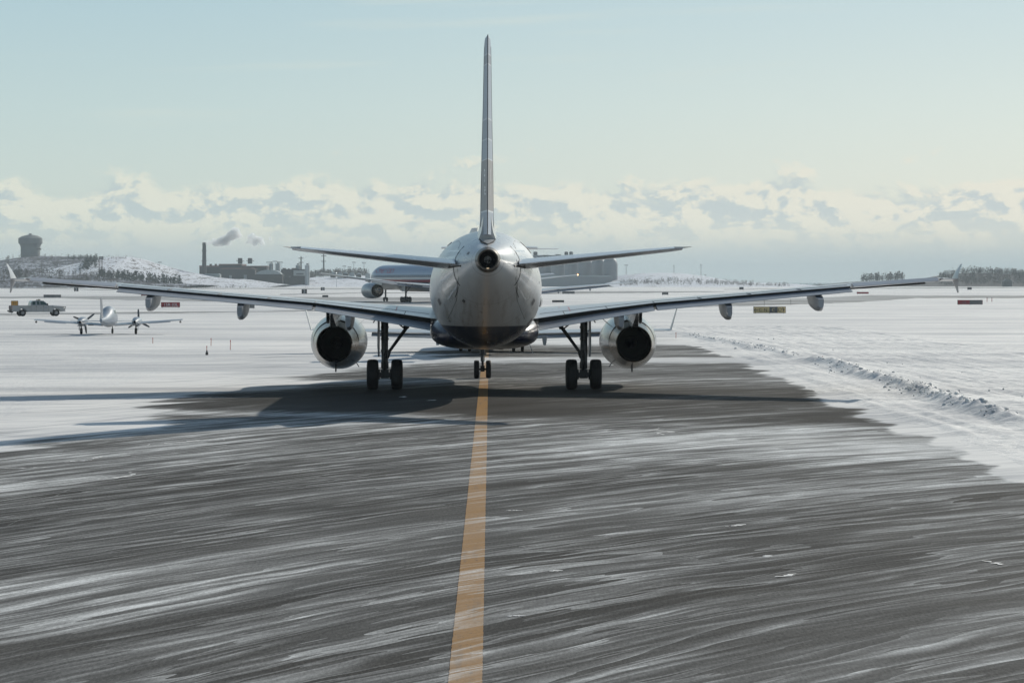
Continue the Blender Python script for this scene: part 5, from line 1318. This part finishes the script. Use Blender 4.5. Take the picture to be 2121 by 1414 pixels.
def tw_extra(sd, wo):
    mb = MB(); rings = []
    for x, te, z in ((3.2, 4.35, .93), (4.9, 4.2, 1.04)): rings.append([(sd*x, -te, z), (sd*x, -(te+.35), z-.07), (sd*x, -(te+.35), z-.09), (sd*x, -te, z-.09)])
    mb.loft(rings); mb.build('aileron', FLAPP, wo, angle=30)
    mb = MB(); mb.tube((sd*5.62, -3.75, .97), (sd*5.62, -4.1, .95), .09, .05, 8); mb.build('tip_light', GEARD, wo)
lw('wing', [(.5, 2.4, 4.7, .72), (2.13, 2.5, 4.5, .83), (5.75, 3.1, 4.15, 1.13)], .13, WP, TW, tw_extra)
lw('tailplane', [(.08, 7.6, 8.75, 1.10), (2.35, 7.95, 8.7, 1.14)], .08, WP, TW)
mb = MB(); rings = []
for z, le, te in ((1.15, 6.6, 8.7), (1.5, 7.2, 8.9), (2.9, 8.3, 9.3)): rings.append([(0, -le, z), (.06, -(le+.3*(te-le)), z), (.01, -te, z), (-.01, -te, z), (-.06, -(le+.3*(te-le)), z)])
mb.loft(rings); mb.build('fin', mat('dark_fin_paint', (0.13, 0.15, 0.18), .3), TW, angle=40)
mb = MB(); mb.box((-1.25, -4.55, .73), (.42, .5, .05)); mb.build('wing_walk', SEAM, TW, smooth=False)
for sd in (-1, 1):
    X = sd*2.13; mb = MB(); mb.lathe([(0, .12), (-.15, .30), (-.6, .36), (-1.6, .37), (-2.4, .28), (-3.0, .10)], (X, -1.55, .98), 'y', 24); en = mb.build('engine', WP, TW, angle=50)
    mb = MB(); mb.lathe([(.32, .01), (.2, .10), (0, .14)], (X, -1.50, .98), 'y', 16); mb.build('spinner', CHROME, en)
    mb = MB(); mb.tube((X-.22, -3.2, .72), (X-.25, -3.7, .66), .06, n=8); mb.tube((X+.22, -3.2, .72), (X+.25, -3.7, .66), .06, n=8); mb.build('exhaust_pipe', CHROME, en)
    for j in range(3):
        a = (R(38) if sd < 0 else R(92))+j*R(120); o_ = Vector((math.cos(a), 0, math.sin(a))); t_ = Vector((-o_.z, .35, o_.x)).normalized()
        c0 = Vector((X, -1.42, .98)); mb = MB(); rr = []
        for q, wv in ((.10, .05), (.35, .085), (.65, .085), (.92, .06), (.98, .02)): rr.append([c0+o_*q+t_*wv, c0+o_*q+Vector((0, .012, 0)), c0+o_*q-t_*wv, c0+o_*q-Vector((0, .012, 0))])
        mb.loft(rr); mb.build('propeller_blade', GEAR, en, angle=40)
    mb = MB(); mb.tube((X, -3.6, .25), (X, -3.6, .85), .05, n=10); mb.tube((X-sd*.0, -3.6, .55), (X+sd*.25, -3.5, .82), .025, n=6); lg = mb.build('main_gear_leg', GEAR, TW)
    mb = MB(); tyre(mb, (X, -3.6, .25), .25, .17, 20); rim(mb, (X, -3.6, .25), .245, .16, 12); mb.build('wheel', RUBBER, lg, angle=50)
    mb = MB(); mb.box((X+sd*.16, -3.6, .52), (.02, .45, .42)); mb.build('gear_door', WP, lg, smooth=False)
mb = MB(); mb.tube((0, -.9, .2), (0, -.9, .75), .04, n=8); lg = mb.build('nose_gear_leg', GEAR, TW)
mb = MB(); tyre(mb, (0, -.9, .2), .2, .14, 20); rim(mb, (0, -.9, .2), .195, .13, 12); mb.build('wheel', RUBBER, lg, angle=50)

# ================================================================== PICKUP TRUCK (x forward, y left, origin rear axle on ground)
TP = mat('silver_grey_truck_paint', (0.27, 0.28, 0.29), .3, metal=.2, coat=.6, var=.06)
BLK = mat('black_plastic', (0.02, 0.02, 0.022), .55, var=.1)
TGL = mat('tinted_truck_glass', (0.04, 0.07, 0.06), .08, var=.05, coat=.5)
TK = empty('pickup_truck', (0, 0, 0), R(22), 'silver crew cab pickup truck with a roof light bar on the snow', 'pickup truck')
dT = 300.0; TK.location = (CX+(44-VX)*dT/FPX, dT, 0)
W2 = .98; WB = 4.05
def side_poly(mb, pts, y0, y1): mb.prism([(x, y0, z) for x, z in pts], (0, y1-y0, 0))
def arch(cx, r=.50, z0=.42): return [(cx+r*math.cos(a), z0+max(0, r*math.sin(a))) for a in np.linspace(math.pi, 0, 9)]
# lower body with wheel arches: rear overhang 1.3, front overhang .95
low = [(-1.30, .55), (-.52, .55)] + arch(0, .50, .45) + [(.52, .48), (WB-.52, .48)] + arch(WB, .50, .45) + [(WB+.52, .50), (WB+.88, .55), (WB+.92, .95), (WB+.80, 1.18), (2.90, 1.28), (2.72, 1.28), (.95, 1.28), (.95, 1.26), (-1.28, 1.26)]
mb = MB(); 
for y in (-W2, W2-.06): side_poly(mb, low, y, y+.06)
mb.box((-.15, 0, .72), (2.25, 1.84, .06)); mb.box((.98, 0, 1.0), (.05, 1.84, .52)); mb.box((2.1, 0, .52), (3.2, 1.84, .08))
body = mb.build('body', TP, TK, smooth=False)
mb = MB(); rr = [[(x, y, z) for y, z in ((-.95, zl), (-.93, zt-.05), (-.75, zt), (.75, zt), (.93, zt-.05), (.95, zl))] for x, zl, zt in ((WB-1.10, .9, 1.30), (WB-.3, .9, 1.27), (WB+.55, .85, 1.20), (WB+.86, .80, 1.02))]
mb.loft(rr); mb.build('hood', TP, TK)
# cab greenhouse
cabp = [(.98, 1.27), (1.06, 1.70), (1.20, 1.83), (1.9, 1.87), (2.45, 1.84), (2.75, 1.66), (3.12, 1.28)]
mb = MB(); rr = []
for y, k in ((-W2+.02, 0), (-W2+.17, 1), (W2-.17, 1), (W2-.02, 0)): rr.append([(x, y, z) if k else (x, y, 1.26) for x, z in cabp])
rr = [[(x, s*(W2-.03-.16*((z-1.27)/.6)), z) for x, z in cabp] for s in (-1, 1)]
mb.loft([rr[0], rr[1]]); cab = mb.build('cab', TP, TK, angle=25)
def win(pts, s, nm='window'):
    mb = MB(); f = lambda x, z, o: (x, s*(W2-.03-.16*((z-1.27)/.6)+o), z)
    mb.add([f(x, z, .012) for x, z in pts], [tuple(range(len(pts)))]); mb.build(nm, TGL, cab, smooth=False)
for s in (-1, 1):
    win([(1.15, 1.36), (1.17, 1.66), (1.27, 1.75), (1.52, 1.76), (1.52, 1.36)], s); win([(1.72, 1.36), (1.72, 1.77), (2.02, 1.77), (2.02, 1.36)], s); win([(2.12, 1.36), (2.12, 1.77), (2.42, 1.75), (2.68, 1.60), (2.92, 1.36)], s)
mb = MB(); mb.add([(2.52, -.72, 1.80), (2.52, .72, 1.80), (3.04, .82, 1.36), (3.04, -.82, 1.36)], [(0, 1, 2, 3)]); mb.xf = None; o = mb.build('windscreen', TGL, cab, smooth=False); o.location = (.04, 0, .03)
mb = MB(); mb.add([(1.01, -.75, 1.40), (1.01, .75, 1.40), (1.06, .72, 1.68), (1.06, -.72, 1.68)], [(0, 1, 2, 3)]); o = mb.build('window', TGL, cab, smooth=False); o.location = (-.03, 0, 0)
mb = MB(); mb.box((2.05, 0, 1.93), (.32, 1.15, .12)); mb.box((2.05, -.35, 2.0), (.22, .3, .06)); mb.build('light_bar', mat('amber_light_bar', (0.30, 0.26, 0.16), .3), cab, smooth=False)
mb = MB(); mb.box((1.62, -W2-.005, 1.17), (.16, .02, .05)); mb.box((2.50, -W2-.005, 1.17), (.16, .02, .05)); mb.build('door_handle', BLK, body, smooth=False)
mb = MB()
for x in (.99, 1.62, 2.52, 3.1): mb.box((x, -W2-.002, .88), (.015, .006, .72))
mb.build('door_gap', BLK, body, smooth=False)
mb = MB(); mb.box((2.75, -W2-.004, 1.02), (.42, .01, .05)); mb.build('door_decal', mat('blue_door_decal', (0.10, 0.14, 0.26), .4), body, smooth=False)
for s in (-1, 1):
    mb = MB(); mb.box((2.95, s*(W2+.12), 1.42), (.08, .20, .24)); mb.build('wing_mirror', BLK, TK, smooth=False)
    mb = MB(); mb.box((WB+.88, s*.74, .98), (.07, .26, .16)); mb.build('headlight', mat('headlight_glass', (0.8, 0.8, 0.75), .1, emit=((1, .95, .85), .8)), TK, smooth=False)
    mb = MB(); mb.box((-1.30, s*.90, 1.02), (.04, .14, .34)); mb.build('tail_light', mat('red_tail_light', (0.25, 0.02, 0.02), .2), TK, smooth=False)
mb = MB(); mb.box((-1.27, 0, .98), (.06, 1.62, .52)); mb.build('tailgate', BLK, TK, smooth=False)
mb = MB(); mb.box((-1.42, 0, .62), (.18, 1.7, .18)); mb.box((-1.25, 0, .50), (.3, 1.3, .14)); mb.build('rear_bumper', BLK, TK, smooth=False)
mb = MB(); mb.box((WB+.98, 0, .66), (.14, 1.85, .24)); mb.build('front_bumper', TP, TK, smooth=False)
mb = MB()
for s in (-.45, .45): mb.tube((WB+1.02, s, .55), (WB+1.22, s, 1.15), .035, n=8)
for z in (.62, .85, 1.10): mb.tube((WB+1.08+z*.1, -.75, z), (WB+1.08+z*.1, .75, z), .03, n=8)
mb.build('push_bar', BLK, TK)
for x in (0, WB):
    for s in (-1, 1):
        mb = MB(); mb.xf = Matrix.Rotation(R(90), 4, 'Z'); tyre(mb, (s*(W2-.14), -x, .40), .40, .25, 28); mb.xf = None; wh = mb.build('wheel', RUBBER, TK, angle=50)
        mb = MB(); mb.xf = Matrix.Rotation(R(90), 4, 'Z'); mb.lathe([(-.13, .24), (-.06, .22), (-.06, .10), (-.11, .09), (-.11, .005)], (s*(W2-.14), -x, .40), 'x', 20); mb.lathe([(.13, .24), (.06, .22), (.06, .10), (.11, .09), (.11, .005)], (s*(W2-.14), -x, .40), 'x', 20); mb.xf = None
        mb.build('wheel_rim', RIM, wh, angle=50)

# ================================================================== SIGNS
SRED = mat('faded_red_sign_face', (0.33, 0.035, 0.045), .5, var=.08)
SBLK = mat('black_sign_face', (0.03, 0.03, 0.032), .5, var=.1)
SYEL = mat('dusty_yellow_sign_face', (0.60, 0.45, 0.22), .5, var=.12)
SORG = mat('amber_sign_face', (0.42, 0.22, 0.04), .5, var=.1)
SGRY = mat('weathered_sign_back', (0.17, 0.165, 0.16), .6, var=.15)
SWHT = mat('white_sign_letter', (0.70, 0.70, 0.70), .5, var=.05)
SFRM = mat('sign_cabinet', (0.10, 0.10, 0.10), .5, var=.1)
def airfield_sign(x0, x1, yt, yb, yg, face, label, texts=(), group='airfield signs', extra=()):
    d = gd(yg); k = d/FPX; W = (x1-x0)*k; zt = CZ+(HY-yt)*k; zb = max(0.10, CZ+(HY-yb)*k); H = zt-zb
    s = empty('airfield_sign', (CX+((x0+x1)/2-VX)*k, d, 0), label=label, cat='sign', group=group)
    mb = MB(); mb.box((0, .14, zb+H/2), (W+.08, .26, H+.08)); mb.build('cabinet', SFRM, s, smooth=False)
    mb = MB(); mb.box((0, -.005, zb+H/2), (W, .03, H)); mb.build('panel', face, s, smooth=False)
    n = max(2, int(W/1.2))
    for i in range(n):
        mb = MB(); mb.tube(((i/(n-1)-.5)*W*.9, .14, -.1), ((i/(n-1)-.5)*W*.9, .14, zb+.02), .04, n=8); mb.build('leg', STEEL, s)
    for (fx0, fx1, m) in extra:
        mb = MB(); mb.box((((fx0+fx1)/2-.5)*W, -.025, zb+H/2), ((fx1-fx0)*W, .012, H)); mb.build('panel', m, s, smooth=False)
    for (t, fx, size, m) in texts:
        vs, fs = text_geo(t, size*H); mb = MB(); mb.add([((fx-.5)*W+a, -.036, zb+H*.5-size*H*.35+b) for a, b in vs], fs); mb.build('lettering', m, s, smooth=False, fix=False)
    return s
airfield_sign(334, 372, 626.3, 635.5, 637.5, SRED, 'red sign with white characters 15R-33L partly behind a flap fairing', [('15R-33L', .52, .95, SWHT)])
airfield_sign(625, 635.5, 599, 607.5, 608.6, SBLK, 'black square marker with a large white 2 left of the widebody engine', [('2', .5, 1.15, SWHT)], 'distance markers')
airfield_sign(664.5, 672.2, 595, 601.2, 602.5, SBLK, 'smaller black marker with a white 3 farther off beyond the large white 2', [('3', .5, 1.15, SWHT)], 'distance markers')
airfield_sign(153.5, 162, 595.5, 603, 604.5, SBLK, 'black marker with a white 2 under the outer left wing', [('2', .5, 1.15, SWHT)], 'distance markers')
airfield_sign(90.5, 126, 610.5, 615.5, 617.5, SGRY, 'long low dark sign back above the pickup truck')
airfield_sign(292.5, 309, 607.5, 612.2, 613.4, SRED, 'small red sign showing just under the left wing flap')
airfield_sign(668, 679.5, 611.5, 615, 616, SBLK, 'small dark sign close above the left wing beside the number markers')
airfield_sign(512, 526.5, 630, 637.5, 639, SGRY, 'grey sign back beside the middle left flap fairing')
airfield_sign(23.5, 36.5, 623.4, 632, 652, SORG, 'amber sign standing behind the pickup truck bed', [('1', .38, 1.0, SBLK), ('<', .66, .8, SBLK)])
airfield_sign(1561.5, 1627, 635.5, 647.6, 649.2, SYEL, 'dusty yellow direction sign with a black centre panel standing in the open snow', [('\u2190', .07, 1.0, SBLK), ('C', .20, .75, SBLK), ('N', .37, .75, SBLK), ('C', .62, .85, SYEL), ('C', .81, .9, SBLK), ('\u2191', .92, 1.0, SBLK)], extra=((.49, .75, mat('charcoal_sign_panel', (0.10, 0.10, 0.10), .5)),))
airfield_sign(1371.5, 1384, 605, 610, 611.5, SGRY, 'light brown boxy sign back in the middle distance right of the tanks')
airfield_sign(1531.5, 1540, 594.5, 599.3, 600.4, SBLK, 'dark square marker above the middle of the right wing', group='distance markers')
airfield_sign(1165, 1190, 603.5, 608.2, 609.6, SGRY, 'brownish sign back under the hidden jet wing')
airfield_sign(1144, 1168, 622, 625.6, 627, SBLK, 'low dark sign just above the right wing root')
airfield_sign(1775, 1799, 604.8, 608, 609, SRED, 'thin red sign below the outer right aileron')
airfield_sign(2004, 2012.5, 594.8, 599.6, 601, SBLK, 'tiny dark marker right of the right wing tip', group='distance markers')
airfield_sign(1984, 2035, 621.6, 630, 631.5, SRED, 'long sign half red and half dark at the far right', extra=((.48, .99, SGRY),), texts=[('15R', .24, .8, SGRY)])
for x, lab in ((2044.5, 'left red post of the pair beside the long red and dark sign'), (2054.5, 'right red post of the pair beside the long red and dark sign')):
    b = gp(x, 625); o = empty('marker_post', b, label=lab, cat='marker post', group='pair of red posts'); h = px(x, 616.5, b.y).z
    mb = MB(); mb.tube((0, 0, -.05), (0, 0, h), .06, n=8); mb.build('post', SRED, o)
    mb = MB(); mb.box((0, 0, h), (.2, .14, .12)); mb.build('cap', SFRM, o, smooth=False)
STK = mat('orange_red_stake', (0.50, 0.09, 0.05), .5, var=.1)
for x, yt, yb, bs, lab in ((316.5, 699, 713, 0, 'thin red stake in the snow below the propeller plane'), (437, 700, 716, 0, 'red stake behind the one with the dark lamp base'), (477, 704, 724.5, 0, 'tall red stake rightmost of the left hand stakes'),
                       (428.5, 716, 735, 1, 'red stake rising from a dark lamp base'), (1703.5, 737.5, 754, 0, 'red stake standing beyond the snow bank on the right'), (1400, 688, 700, 0, 'faint stake at the far end of the snow bank'),
                       (1583, 622, 633, 0, 'small stake behind the yellow direction sign'), (1638, 620, 631, 0, 'small stake behind and right of the yellow direction sign')):
    b = gp(x, yb); o = empty('edge_stake', b, label=lab, cat='stake', group='red edge stakes'); h = px(x, yt, b.y).z
    mb = MB(); mb.tube((0, 0, -.1), (random.uniform(-.02, .02), 0, h), .012+b.y*.00005, n=6); mb.build('rod', STK if b.y < 200 else SGRY, o)
    mb = MB(); mb.tube((0, 0, h-.10), (0, 0, h-.02), .022, n=8); mb.build('reflector', STK if b.y < 200 else SGRY, o)
    if bs:
        mb = MB(); mb.lathe([(0, .07), (.05, .08), (.16, .07), (.17, .045), (.25, .04), (.27, .01)], (0, 0, 0), 'z', 14); mb.build('edge_light', SBLK, o)
# pale approach mast near the widebody wing
b = gp(697, 594.5); o = empty('wind_mast', b, label='thin white mast with a bright cap behind the widebody wing', cat='mast'); h = px(697, 566, b.y).z
mb = MB(); mb.tube((0, 0, 0), (0, 0, h), .22, .18, n=8); mb.build('pole', WHITE, o)
mb = MB(); mb.lathe([(h, .3), (h+.5, .35), (h+.9, .05)], (0, 0, 0), 'z', 10); mb.build('lamp', mat('white_beacon', (0.8, 0.8, 0.8), .3, emit=((1, 1, 1), 1.0)), o)
